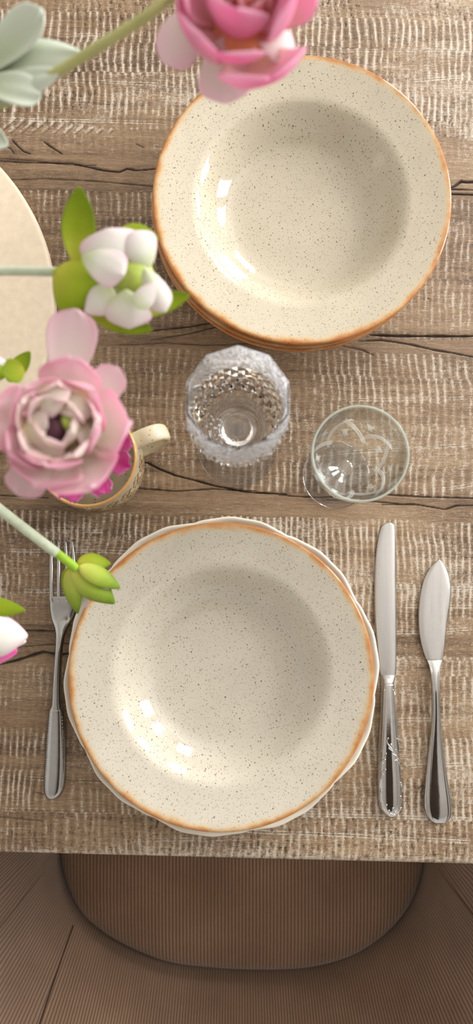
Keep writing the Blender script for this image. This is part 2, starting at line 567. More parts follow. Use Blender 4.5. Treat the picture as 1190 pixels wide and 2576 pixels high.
# ------------------------------------------------------------------ room shell
def build_room():
    R = ROOM
    T = 0.10
    def struct(name, parts, m):
        b = MB()
        for q in parts: b.add(*box(*q))
        return tag(b.build(name, m, smooth=False), kind='structure')
    struct('floor', [(R['x0'] - T, R['y0'] - T, R['z0'] - T, R['x1'] + T, R['y1'] + T, R['z0'])], M['floor'])
    struct('ceiling', [(R['x0'] - T, R['y0'] - T, R['z1'], R['x1'] + T, R['y1'] + T, R['z1'] + T)], M['ceiling'])
    struct('wall_left', [(R['x0'] - T, R['y0'], R['z0'], R['x0'], R['y1'], R['z1'])], M['wall'])
    struct('wall_front', [(R['x0'] - T, R['y0'] - T, R['z0'], R['x1'] + T, R['y0'], R['z1'])], M['wall'])
    struct('added_reflection_panel_1', [(-0.05, R['y0'], R['z1'] - 0.22, 0.62, -0.45, R['z1'])], M['reflectpanel'])  # unseen dark panel added so the steel handles reflect a dark stripe
    for side in ('right', 'back'):
        wins = [w for w in WINDOWS if w[0] == side]
        parts = []
        lo, hi = (R['y0'], R['y1']) if side == 'right' else (R['x0'] - T, R['x1'] + T)
        def seg(a, b, z0, z1):
            if side == 'right': parts.append((R['x1'], a, z0, R['x1'] + T, b, z1))
            else: parts.append((a, R['y1'], z0, b, R['y1'] + T, z1))
        cur = lo
        for _, a, b, z0, z1 in wins:
            seg(cur, a, R['z0'], R['z1'])
            seg(a, b, R['z0'], z0)
            seg(a, b, z1, R['z1'])
            cur = b
        seg(cur, hi, R['z0'], R['z1'])
        struct('wall_' + side, parts, M['wall'])
    for i, (side, a, b, z0, z1) in enumerate(WINDOWS):
        fw = 0.04
        parts = []
        def bar(c0, c1, d0, d1):
            if side == 'right': parts.append((R['x1'] + 0.03, c0, d0, R['x1'] + 0.08, c1, d1))
            else: parts.append((c0, R['y1'] + 0.03, d0, c1, R['y1'] + 0.08, d1))
        bar(a, a + fw, z0, z1); bar(b - fw, b, z0, z1)
        bar(a + fw, b - fw, z0, z0 + fw); bar(a + fw, b - fw, z1 - fw, z1)
        zm = z0 + (z1 - z0) * 0.62
        bar(a + fw, b - fw, zm - 0.015, zm + 0.015)
        struct('window_%d' % (i + 1), parts, M['frame'])
build_room()

# ------------------------------------------------------------------ table
EDGE_L, EDGE_R = P(0, 2146, 0), P(1190, 2176, 0)
TAB_ROT = math.atan2(EDGE_R.y - EDGE_L.y, EDGE_R.x - EDGE_L.x)
_mid = (EDGE_L + EDGE_R) / 2
TAB_ORG = Vector((_mid.x, _mid.y, 0))          # middle of the front edge
def to_table(w):
    d = Vector((w.x - TAB_ORG.x, w.y - TAB_ORG.y))
    c, s = math.cos(-TAB_ROT), math.sin(-TAB_ROT)
    return (d.x * c - d.y * s, d.x * s + d.y * c)
def TP(px, py):
    a, b = to_table(P(px, py, 0))
    return a * 1000, b * 1000                    # millimetres in the table's own frame

_rng = np.random.default_rng(11)
_LAT = _rng.random((256, 256))
def vnoise(x, y, seed=0):
    x = np.asarray(x, float) + seed * 17.31
    y = np.asarray(y, float) + seed * 9.77
    xi = np.floor(x).astype(int); yi = np.floor(y).astype(int)
    fx = x - xi; fy = y - yi
    fx = fx * fx * (3 - 2 * fx); fy = fy * fy * (3 - 2 * fy)
    a = _LAT[xi & 255, yi & 255]; b = _LAT[(xi + 1) & 255, yi & 255]
    c = _LAT[xi & 255, (yi + 1) & 255]; d = _LAT[(xi + 1) & 255, (yi + 1) & 255]
    return (a * (1 - fx) + b * fx) * (1 - fy) + (c * (1 - fx) + d * fx) * fy
def fbm(x, y, seed=0, octv=4):
    s = 0; a = 0.5; tot = 0
    for i in range(octv):
        s = s + a * vnoise(x, y, seed + i * 3); tot += a
        x = x * 2.03; y = y * 2.03; a *= 0.55
    return s / tot
def sstep(a, b, x):
    t = np.clip((x - a) / (b - a), 0, 1)
    return t * t * (3 - 2 * t)

def build_table():
    dx, dy = 0.8, 0.6
    xs = np.concatenate([np.linspace(-1000, -430, 40), np.arange(-420, -250.5, 1.7), np.arange(-250, 250.1, dx), np.arange(251.5, 420.1, 1.7), np.linspace(430, 1000, 40)])
    ys = np.concatenate([np.arange(0, 800.1, dy), np.linspace(815, 1000, 8)])
    X, Y = np.meshgrid(xs, ys)
    nx, ny = len(xs), len(ys)
    ypx = lambda py: TP(640, py)[1]
    # bands of sawn wood: (y px from, y px to, ridge pitch mm, ridge strength, paint, tone, pits)
    bands = [(2178, 2055, 5.6, 0.7, 0.46, 0.46, 0.98), (2055, 1640, 5.6, 1.0, 0.50, 0.46, 0.25), (1640, 1585, 6.0, 0.25, 0.32, 0.30, 0.2),
             (1585, 1300, 5.2, 1.0, 0.50, 0.45, 0.25), (1300, 1240, 7.0, 0.05, 0.26, 0.42, 0.1), (1240, 1060, 6.4, 0.75, 0.40, 0.44, 0.2),
             (1060, 880, 6.4, 0.8, 0.36, 0.40, 0.3), (880, 845, 7.0, 0.05, 0.22, 0.36, 0.1), (845, 690, 5.8, 0.6, 0.38, 0.40, 0.3),
             (690, 490, 5.8, 0.75, 0.36, 0.38, 0.25), (490, 395, 6.0, 0.06, 0.30, 0.38, 0.15), (395, 335, 6.2, 0.25, 0.45, 0.45, 0.15),
             (335, 190, 6.0, 1.0, 0.60, 0.42, 0.3), (190, 40, 6.2, 1.0, 0.50, 0.44, 0.5), (40, -200, 6.2, 0.5, 0.45, 0.46, 0.6),
             (-200, -1400, 6.0, 0.8, 0.45, 0.44, 0.3)]
    pitch = np.full_like(X, 6.0); strg = np.full_like(X, 0.8); pnt = np.full_like(X, 0.45); tn = np.full_like(X, 0.42); pits = np.full_like(X, 0.3)
    edge_wob = 5 * (fbm(X / 50, Y / 200, 5, 3) - 0.5)
    Yw = Y + edge_wob
    phase = np.zeros_like(X)
    for i, (a, b, p_, s_, c_, t_, q_) in enumerate(bands):
        y0, y1 = ypx(a) if a < 2178 else -50, ypx(b) if b > -1000 else 3000
        m = (Yw >= y0) & (Yw < y1)
        strg[m], pnt[m], tn[m], pits[m] = s_, c_, t_, q_
        phase[m] = (X[m] + 7.7 * i) / p_
    strg = np.clip(strg, 0, 1)
    # each band was sawn in several passes: shift the marks at every pass
    yp = Yw + 1.2 * (fbm(X / 60, Y * 0, 14, 2) - 0.5)
    cuts = []; yy = -20.0; rc = random.Random(23)
    while yy < 1000:
        yy += rc.uniform(9, 30); cuts.append(yy)
    pid = np.searchsorted(np.array(cuts), yp)
    pr_ = np.array([rc.random() for _ in range(len(cuts) + 2)]); ps_ = np.array([0.45 + 0.55 * rc.random() for _ in range(len(cuts) + 2)])
    phase = phase + pr_[pid] * 0.35
    strg = strg * ps_[pid]
    wobble = 3.2 * (fbm(X / 75, Y / 160, 4, 2) - 0.5) + 0.9 * (fbm(X / 45, Y / 90, 2, 3) - 0.5) + 0.35 * (fbm(X / 6, Y / 14, 8, 2) - 0.5)
    ph = 2 * np.pi * (phase + wobble)
    bar = 0.5 + 0.5 * np.cos(ph)
    region = sstep(0.25, 0.55, fbm(X / 55, Y / 28, 21, 3))
    str_eff = strg * (0.25 + 0.75 * region)
    ridge = sstep(0.58, 1.0, bar) ** 1.2 * str_eff
    dash = sstep(0.32, 0.6, fbm(X / 5.0, Y / 13, 31, 3))
    patch = fbm(X / 38, Y / 16, 41, 4)
    speck = fbm(X / 1.6, Y / 2.6, 51, 2)
    right = sstep(-150, 200, X)
    paint = pnt * (0.10 + 0.95 * patch) + 0.66 * ridge * (0.40 + 0.60 * dash) + 0.40 * (speck - 0.5) + 0.10 * right
    tone = tn + 0.55 * (fbm(X / 90, Y / 3.2, 61, 4) - 0.5) + 0.45 * (fbm(X / 60, Y / 40, 71, 3) - 0.5) - 0.34 * (1 - sstep(0.05, 0.55, bar)) * str_eff
    tone = tone + 0.10 * right
    h = 0.34 * ridge + 0.10 * (fbm(X / 3, Y / 1.5, 81, 2) - 0.5) + 0.45 * (fbm(X / 70, Y / 9, 91, 3) - 0.5)
    crack = np.zeros_like(X)
    # pits of the rough saw
    pn = fbm(X / 1.3, Y / 2.8, 101, 2)
    pl = fbm(X / 45, Y / 18, 111, 3)
    pm = sstep(0.64, 0.80, pn) * sstep(0.45, 0.62, pl * 0.55 + pits * 0.48) * (0.5 + 0.5 * sstep(0.75, 0.3, bar))
    crack = np.maximum(crack, 0.55 * pm); h = h - 0.6 * pm
    # thin double scratches along the grain
    rs = random.Random(5)
    scr = [(0, 300, 420, 312, .9), (150, 92, 330, 86, .6), (600, 2092, 1190, 2122, 1.0), (720, 2052, 1190, 2064, .8), (880, 1936, 1190, 1925, .7), (560, 2035, 960, 2045, .6),
           (960, 1598, 1190, 1585, .7), (990, 1480, 1190, 1484, .7), (820, 1145, 1190, 1120, .7), (1040, 1245, 1190, 1222, .6), (0, 1386, 330, 1392, .7),
           (60, 1488, 190, 1494, .8), (70, 1448, 130, 1446, .5), (0, 1338, 260, 1340, .5), (980, 1528, 1190, 1530, .7), (1000, 1815, 1190, 1810, .6), (860, 1010, 1190, 1003, .5), (0, 640, 380, 650, .5),
           (0, 560, 160, 556, .5), (1040, 205, 1190, 192, .7), (800, 130, 1190, 128, .5), (40, 1960, 330, 1972, .6), (0, 2040, 300, 2046, .5), (330, 2118, 800, 2110, .5), (320, 1000, 450, 1004, .5),
           (1130, 660, 1190, 655, .5), (150, 205, 420, 214, .6), (0, 1760, 110, 1764, .5), (380, 1290, 560, 1288, .5)]
    for (ax, ay, bx, by, s_) in scr:
        x0, y0 = TP(ax, ay); x1, y1 = TP(bx, by)
        tt = (X - x0) / (x1 - x0)
        yl = y0 + (y1 - y0) * tt + 1.0 * (vnoise(X / 30, X * 0 + ay, 3) - 0.5)
        on = sstep(-0.02, 0.05, tt) * (1 - sstep(0.95, 1.02, tt)) * (0.4 + 0.6 * sstep(0.3, 0.6, fbm(X / 5, X * 0 + ay * 0.1, 7, 2)))
        d = np.abs(Y - yl)
        d2 = np.abs(Y - yl - 1.9)
        line = np.exp(-(d / 0.5) ** 2) + 0.8 * np.exp(-(d2 / 0.5) ** 2)
        paint = paint + 0.55 * s_ * on * line
        mid = np.exp(-((Y - yl - 0.95) / 0.4) ** 2)
        crack = np.maximum(crack, 0.35 * s_ * on * mid)
    # chevron scratches, upper left
    for k in range(11):
        cx = 20 + 26 * k; cy = 318 + 1.5 * k
        x0, y0 = TP(cx, cy)
        ln = 11 - 0.7 * k
        u = (X - x0) * 0.72 + (Y - y0) * 0.69
        w = -(X - x0) * 0.69 + (Y - y0) * 0.72
        w = w - 0.004 * u * u
        on = sstep(-ln, -ln + 2, u) * (1 - sstep(ln - 2, ln, u))
        crack = np.maximum(crack, 0.55 * on * np.exp(-(w / 0.45) ** 2))
        paint = paint + 0.35 * on * np.exp(-((w - 2.2) / 1.3) ** 2)
    # cracks and joints: pixel polyline, half width mm, depth
    lines = [([(0, 404), (60, 408), (180, 410), (260, 428), (300, 432), (320, 424), (345, 428), (400, 424), (470, 426)], 0.55, 0.9),
             ([(0, 398), (80, 403), (170, 414), (240, 416)], 0.4, 0.5),
             ([(0, 452), (120, 449), (240, 455), (400, 470), (520, 476)], 0.45, 0.55),
             ([(1100, 478), (1140, 470), (1160, 456), (1175, 458), (1250, 452)], 0.75, 1.0),
             ([(1080, 474), (1140, 476), (1190, 478), (1260, 478)], 0.5, 0.9),
             ([(1090, 487), (1190, 489), (1260, 490)], 0.6, 0.9),
             ([(930, 842), (1000, 845), (1260, 846)], 0.75, 1.0),
             ([(300, 838), (380, 832), (430, 826), (470, 822), (530, 812), (600, 806)], 0.55, 0.7),
             ([(380, 855), (480, 838), (560, 818)], 0.45, 0.6), ([(300, 868), (420, 862), (520, 868), (700, 860)], 0.35, 0.5),
             ([(900, 858), (960, 855), (1030, 866), (1090, 880), (1140, 888), (1200, 900)], 0.55, 0.75),
             ([(860, 870), (910, 880), (940, 894)], 0.45, 0.5),
             ([(350, 1160), (370, 1164), (400, 1180), (440, 1196), (480, 1206), (540, 1222), (620, 1238), (720, 1244)], 0.65, 0.9),
             ([(340, 1228), (440, 1236), (540, 1230), (640, 1236)], 0.5, 0.7), ([(700, 1246), (800, 1252), (960, 1244), (1060, 1250), (1190, 1254)], 0.5, 0.7),
             ([(960, 1270), (1040, 1268), (1120, 1282), (1150, 1272), (1200, 1272)], 0.5, 0.75), ([(820, 1258), (940, 1262), (1050, 1272)], 0.4, 0.6), ([(0, 1246), (120, 1252)], 0.5, 0.7),
             ([(0, 1672), (40, 1662), (90, 1646), (110, 1640), (150, 1648), (200, 1640)], 0.9, 0.85), ([(60, 1586), (160, 1588)], 0.5, 0.8), ([(0, 1632), (120, 1622), (200, 1618)], 0.4, 0.5),
             ([(30, 352), (45, 368), (58, 380), (75, 386)], 0.5, 0.8), ([(110, 356), (130, 370), (155, 386)], 0.5, 0.85), ([(0, 366), (25, 372), (35, 386)], 0.4, 0.6), ([(342, 362), (362, 372)], 0.35, 0.5),
             ([(85, 1990), (110, 2000), (130, 1996)], 0.4, 0.4), ([(0, 2056), (60, 2062), (108, 2066)], 0.45, 0.5), ([(1060, 1996), (1066, 1976), (1052, 1984)], 0.4, 0.6),
             ([(130, 1300), (150, 1310)], 0.3, 0.4)]
    for pts, hw, dep in lines:
        q = [TP(*p) for p in pts]
        best = np.full_like(X, 99.0)
        tap = np.zeros_like(X)
        n = len(q) - 1
        for i in range(n):
            (x0, y0), (x1, y1) = q[i], q[i + 1]
            L2 = (x1 - x0) ** 2 + (y1 - y0) ** 2
            t_ = np.clip(((X - x0) * (x1 - x0) + (Y - y0) * (y1 - y0)) / L2, 0, 1)
            d = np.hypot(X - x0 - t_ * (x1 - x0), Y - y0 - t_ * (y1 - y0))
            s_ = (i + t_) / n
            cl = d < best
            best = np.where(cl, d, best)
            tap = np.where(cl, s_, tap)
        wid = hw * (0.35 + 0.65 * np.sin(np.pi * np.clip(tap, 0.03, 0.97)) ** 0.6) * (0.55 + 0.9 * vnoise(X / 6, Y / 6, 13))
        k = 1 - sstep(wid * 0.55, wid * 1.5 + 0.15, best)
        crack = np.maximum(crack, dep * k)
        h = h - 1.6 * dep * k
        # darker, unpainted wood beside a crack
        side = np.exp(-(best / 4.0) ** 2)
        tone = tone - 0.10 * dep * side
        paint = paint - 0.12 * dep * side
    # front edge rounds off
    h = h - 2.5 * np.exp(-Y / 1.6)
    paint = paint + 0.30 * np.exp(-(Y / 6.0) ** 2)
    h = h - 0.3
    top = np.stack([X.ravel(), Y.ravel(), h.ravel()], 1) / 1000.0
    # sides and bottom
    idx = np.arange(nx * ny).reshape(ny, nx)
    quads = np.stack([idx[:-1, :-1].ravel(), idx[:-1, 1:].ravel(), idx[1:, 1:].ravel(), idx[1:, :-1].ravel()], 1)
    border = np.concatenate([idx[0, :], idx[1:, -1], idx[-1, -2::-1], idx[-2:0:-1, 0]])
    nb = len(border)
    low = top[border].copy()
    low[:, 2] = -0.040
    V = np.concatenate([top, low])
    base = len(top)
    a = border; b = np.roll(border, -1)
    la = base + np.arange(nb); lb = base + np.roll(np.arange(nb), -1)
    side = np.stack([a, la, lb, b], 1)
    Q = np.concatenate([quads, side])
    me = bpy.data.meshes.new('tabletop')
    me.vertices.add(len(V)); me.vertices.foreach_set('co', V.astype(np.float32).ravel())
    nl = len(Q) * 4
    me.loops.add(nl + 4); me.polygons.add(len(Q) + 1)
    c0, c1, c2, c3 = 0, nx - 1, nx - 1 + ny - 1, 2 * (nx - 1) + ny - 1
    bot = np.array([base + c0, base + c3, base + c2, base + c1])
    me.loops.foreach_set('vertex_index', np.concatenate([Q.ravel(), bot]).astype(np.int32))
    me.polygons.foreach_set('loop_start', np.concatenate([np.arange(0, nl, 4), [nl]]).astype(np.int32))
    me.polygons.foreach_set('loop_total', np.full(len(Q) + 1, 4, np.int32))
    me.polygons.foreach_set('use_smooth', np.ones(len(Q) + 1, bool))
    me.update(calc_edges=True)
    for nm, arr in (('paint', paint), ('tone', tone), ('crack', crack)):
        at = me.attributes.new(nm, 'FLOAT', 'POINT')
        ext = arr.ravel()[border] if nm != 'crack' else np.zeros(nb)
        at.data.foreach_set('value', np.concatenate([arr.ravel(), ext]).astype(np.float32))
    me.materials.append(M['wood'])
    root = thing('dining_table', (TAB_ORG.x, TAB_ORG.y, -0.75), 'weathered whitewashed brown plank dining table under all the dishes', 'table')
    root.rotation_euler = (0, 0, TAB_ROT)
    o = bpy.data.objects.new('tabletop', me)
    COL.objects.link(o)
    o.parent = root
    o.location = (0, 0, 0.75)
    for sx in (-0.9, 0.9):
        for yy in (0.1, 0.9):
            vs, fs = box(sx - 0.04, yy - 0.04, 0, sx + 0.04, yy + 0.04, 0.71)
            l = mesh_obj('leg', vs, fs, M['legwood'], None, False)
            l.parent = root
build_table()

# ------------------------------------------------------------------ chair
def build_chair():
    zs = -0.275
    px = [(146, 2080), (148, 2130), (152, 2175), (163, 2220), (188, 2278), (224, 2324), (300, 2376), (415, 2424), (540, 2441), (690, 2446),
          (800, 2436), (900, 2404), (980, 2348), (1030, 2288), (1055, 2230), (1067, 2178), (1074, 2130), (1078, 2080)]
    pts = [P(x, y, zs - 0.012) for x, y in px]
    yf = 0.02
    line = [Vector((pts[0].x + 0.004, yf, zs)), Vector((pts[0].x, (yf + pts[0].y) / 2, zs))] + pts + [Vector((pts[-1].x, (yf + pts[-1].y) / 2, zs)), Vector((pts[-1].x - 0.004, yf, zs))]
    U = catmull(line, 6)
    cx = (pts[0].x + pts[-1].x) / 2
    root = thing('tub_chair', (cx, -0.22, -0.75), 'brown corduroy tub chair tucked under the table front', 'chair')
    # seat cushion: closed outline, domed top, rounded edge
    front = catmull([U[-1], Vector((cx + 0.17, yf + 0.035, zs)), Vector((cx, yf + 0.045, zs)), Vector((cx - 0.17, yf + 0.035, zs)), U[0]], 6)
    loop = U + front[1:-1]
    n = len(loop)
    cen = Vector((cx, -0.20, 0))
    prof = [(0.0, 0.012), (0.4, 0.011), (0.7, 0.008), (0.85, 0.004), (0.93, -0.001), (0.97, -0.006), (0.993, -0.014), (1.0, -0.026), (0.99, -0.05), (0.97, -0.085)]
    vs, uv, fs = [], [], []
    for s, dz in prof:
        for p in loop:
            q = cen + (Vector((p.x, p.y, 0)) - cen) * s
            vs.append(Vector((q.x, q.y, zs + dz)))
            uv.append((q.x * 0.93, q.y))
    for i in range(len(prof) - 1):
        for k in range(n):
            k2 = (k + 1) % n
            fs.append((i * n + k, (i + 1) * n + k, (i + 1) * n + k2, i * n + k2))
    fs.append(tuple((len(prof) - 1) * n + k for k in range(n)))
    mesh_obj('seat_cushion', vs, fs, M['cord'], root, True, uvs=uv)
    # wrapping back shell
    m = len(U)
    arc = [0.0]
    for a, b in zip(U, U[1:]): arc.append(arc[-1] + (b - a).length)
    nrm = []
    for i in range(m):
        t = U[min(i + 1, m - 1)] - U[max(i - 1, 0)]
        nrm.append(Vector((t.y, -t.x, 0)).normalized())
    if nrm[m // 2].y > 0: nrm = [-q for q in nrm]
    nrm2 = []
    for i in range(m):
        a = sum((nrm[min(max(i + d, 0), m - 1)] for d in range(-3, 4)), Vector((0, 0, 0)))
        nrm2.append(a.normalized())
    lean = [Vector((0.22 * q.x, q.y if q.y < 0 else 0, 0)) for q in nrm2]
    def top_z(y): # arms pass under the table, the back rises behind it
        k = min(1, max(0, (-0.26 - y) / 0.16)); k = k * k * (3 - 2 * k)
        return -0.080 + 0.140 * k
    rows = 14
    vs, uv, fs = [], [], []
    for i in range(m):
        p = U[i]
        tz = top_z(p.y)
        col = []
        z0 = zs - 0.09
        for k in range(rows):
            s = k / (rows - 1)
            z = z0 + (tz - z0) * s
            hh = z - (zs - 0.03)
            off = 0.0005 + max(0, hh - 0.02) * 0.60
            col.append((off, z))
        o1, z1 = col[-1]
        for k in range(1, 7):
            th = math.pi * k / 6
            col.append((o1 + 0.030 * (1 - math.cos(th)), z1 + 0.018 * math.sin(th)))
        oo = col[-1][0]
        for k in range(1, 6):
            s = k / 5
            col.append((oo - 0.02 * s, z1 + (zs - 0.13 - z1) * s))
        L = 0
        last = None
        for (o_, z_) in col:
            q = Vector((p.x, p.y, 0)) + lean[i] * o_ + nrm2[i] * 0.0005
            q.z = z_
            vs.append(q)
            if last is not None: L += (q - last).length
            last = q
            uv.append((arc[i] * 1.2, L))
    R = len(vs) // m
    for i in range(m - 1):
        for k in range(R - 1):
            fs.append((i * R + k, i * R + k + 1, (i + 1) * R + k + 1, (i + 1) * R + k))
        fs.append((i * R + R - 1, i * R, (i + 1) * R, (i + 1) * R + R - 1))
    fs.append(tuple(range(R)))
    fs.append(tuple((m - 1) * R + k for k in reversed(range(R))))
    mesh_obj('back_shell', vs, fs, M['cord'], root, True, uvs=uv)
    # seam on the inner left of the shell
    best = min(range(m), key=lambda i: (U[i] - P(200, 2300, zs)).length)
    sv = []
    for k in range(3, rows):
        fi = best + (k - 3) * 0.25
        i0 = int(fi); fr = fi - i0
        sv.append(vs[i0 * R + k].lerp(vs[(i0 + 1) * R + k], fr) - nrm2[i0] * 0.0004)
    mb = MB(); mb.add(*tube(sv, 0.0008, 6))
    mb.build('seam', M['seamthread'], root)
    # base and legs
    b = MB(); b.add(*box(cx - 0.17, -0.40, zs - 0.13, cx + 0.17, 0.0, zs - 0.085))
    b.build('seat_base', M['seamthread'], root, False)
    for sx in (-1, 1):
        for yy in (-0.37, -0.03):
            t = MB(); t.add(*tube([(cx + sx * 0.15, yy, zs - 0.12), (cx + sx * 0.19, yy + (0.03 if yy > -0.2 else -0.03), -0.75)], [0.016, 0.010], 12))
            t.build('leg', M['legwood'], root)
build_chair()

# ------------------------------------------------------------------ plates
PLATE = [(0, .0080), (.02, .0080), (.038, .0082), (.050, .0090), (.058, .0112), (.066, .0168), (.073, .0250), (.0785, .0316), (.083, .0342), (.089, .0355),
         (.100, .0378), (.108, .0396), (.1115, .0402), (.1132, .0399), (.1137, .0388), (.1128, .0374), (.108, .0360), (.098, .0335), (.088, .0310), (.080, .0280),
         (.073, .0190), (.066, .0100), (.058, .0050), (.052, .0030), (.0505, .0004), (.0490, .0), (.0470, .0004), (.0455, .0030), (.03, .0034), (0, .0034)]
_plate_mesh = []
def speckled_plate(loc, label, rot, group=None, tilt=(0, 0), glaze='glaze'):
    if not _plate_mesh:
        vs, fs = lathe(smooth_profile(PLATE, 4), 160)
        o = mesh_obj('soup_plate', vs, fs, M['glaze'])
        _plate_mesh.append(o.data)
    else:
        me = _plate_mesh[0]
        if glaze != 'glaze':
            me = me.copy(); me.materials[0] = M[glaze]
        o = bpy.data.objects.new('soup_plate', me)
        COL.objects.link(o)
    o.location = loc
    o.rotation_euler = (tilt[0], tilt[1], rot)
    return tag(o, label, 'plate', group)

def rim_center(l, r, t, b, z):
    a, c = P(l, (t + b) / 2, z), P(r, (t + b) / 2, z)
    d, e = P((l + r) / 2, t, z), P((l + r) / 2, b, z)
    return Vector(((a.x + c.x) / 2, (d.y + e.y) / 2, 0))
pa = rim_center(387, 1133, 138, 866, 0.060)
print('plateA', pa, (P(1133, 500, .06) - P(387, 500, .06)).length, (P(760, 138, .06) - P(760, 866, .06)).length)
G = 'speckled soup plates stacked at the back'
speckled_plate((pa.x - 0.0022, pa.y + 0.0005, 0.0000), 'speckled cream soup plate with brown rim at the bottom of the stack', 0.4, G)
speckled_plate((pa.x - 0.0018, pa.y + 0.0003, 0.0100), 'speckled cream soup plate with brown rim, middle one of the stack', 2.0, G)
speckled_plate((pa.x, pa.y, 0.0200), 'speckled cream soup plate with brown rim on top of the stack', 3.7, G)
pb = rim_center(172, 940, 1312, 2098, 0.047)
print('plateB', pb, (P(940, 1700, .047) - P(172, 1700, .047)).length, (P(556, 1312, .047) - P(556, 2098, .047)).length)
speckled_plate((pb.x, pb.y, 0.0068), 'speckled cream soup plate with orange rim on scalloped ivory plate between fork and knives', 5.1, glaze='greyglaze')

def scalloped():
    prof = [(0, .0062), (.04, .0062), (.066, .0066), (.076, .0090), (.082, .0130), (.090, .0155), (.105, .0185), (.114, .0215), (.1185, .0238), (.1205, .0240), (.1212, .0228), (.1195, .0205),
            (.112, .0165), (.100, .0130), (.088, .0100), (.078, .0048), (.071, .0008), (.069, 0), (.066, .0008), (.064, .0026), (0, .0026)]
    NL = 10
    def mod(r, z, th):
        k = max(0.0, min(1.0, (r - 0.085) / 0.036)); k = k * k * (3 - 2 * k)
        ph = (NL * (th + 0.13)) % (2 * math.pi)
        w = abs(math.sin(ph / 2)) ** 0.8 - 0.62          # lobes with soft points between
        w2 = 0.35 * math.sin(NL * 3 * th)
        return r + k * 0.0036 * (w + 0.25 * w2), z + k * 0.0009 * math.sin(ph * 1.0 + 0.6)
    c = rim_center(166, 949, 1301, 2104, 0.023)
    print('scallop', c, (P(949, 1700, .023) - P(166, 1700, .023)).length)
    vs, fs = lathe(smooth_profile(prof, 4), 240, (c.x, c.y, 0.0), mod)
    tag(mesh_obj('dinner_plate', vs, fs, M['ivory'], loc=(c.x, c.y, 0.0)), 'plain ivory dinner plate with scalloped rim under the front soup plate', 'plate')
scalloped()

# ------------------------------------------------------------------ round board (mostly outside the left edge)
BC = P(-404, 775, 0.012); BC.z = 0
def build_board():
    r = (P(137, 775, 0.012) - P(-404, 775, 0.012)).length
    pr = [(0, 0.014), (r * 0.5, 0.014), (r - 0.003, 0.014), (r - 0.0008, 0.0132), (r, 0.0115), (r, 0.004), (r - 0.0015, 0.001), (r - 0.004, 0.0), (r * 0.5, 0.0), (0, 0.0)]
    vs, fs = lathe(pr, 200, BC)
    tag(mesh_obj('round_board', vs, fs, M['tray'], loc=BC), 'pale beige round board reaching in from the left edge', 'board')
build_board()
VC = Vector((BC.x - 0.02, BC.y, 0.014))
def build_vase():
    pr = [(0, 0.006), (.04, .006), (.050, .02), (.055, .06), (.050, .10), (.038, .125), (.037, .14), (.040, .146), (.0425, .145), (.0405, .14), (.0415, .126), (.054, .10), (.059, .06), (.054, .018), (.044, .001), (.040, 0), (0, 0)]
    vs, fs = lathe(smooth_profile(pr, 4), 64, VC)
    tag(mesh_obj('flower_vase', vs, fs, M['ceramic'], loc=VC), 'white rounded flower vase standing on the round board', 'vase')
build_vase()

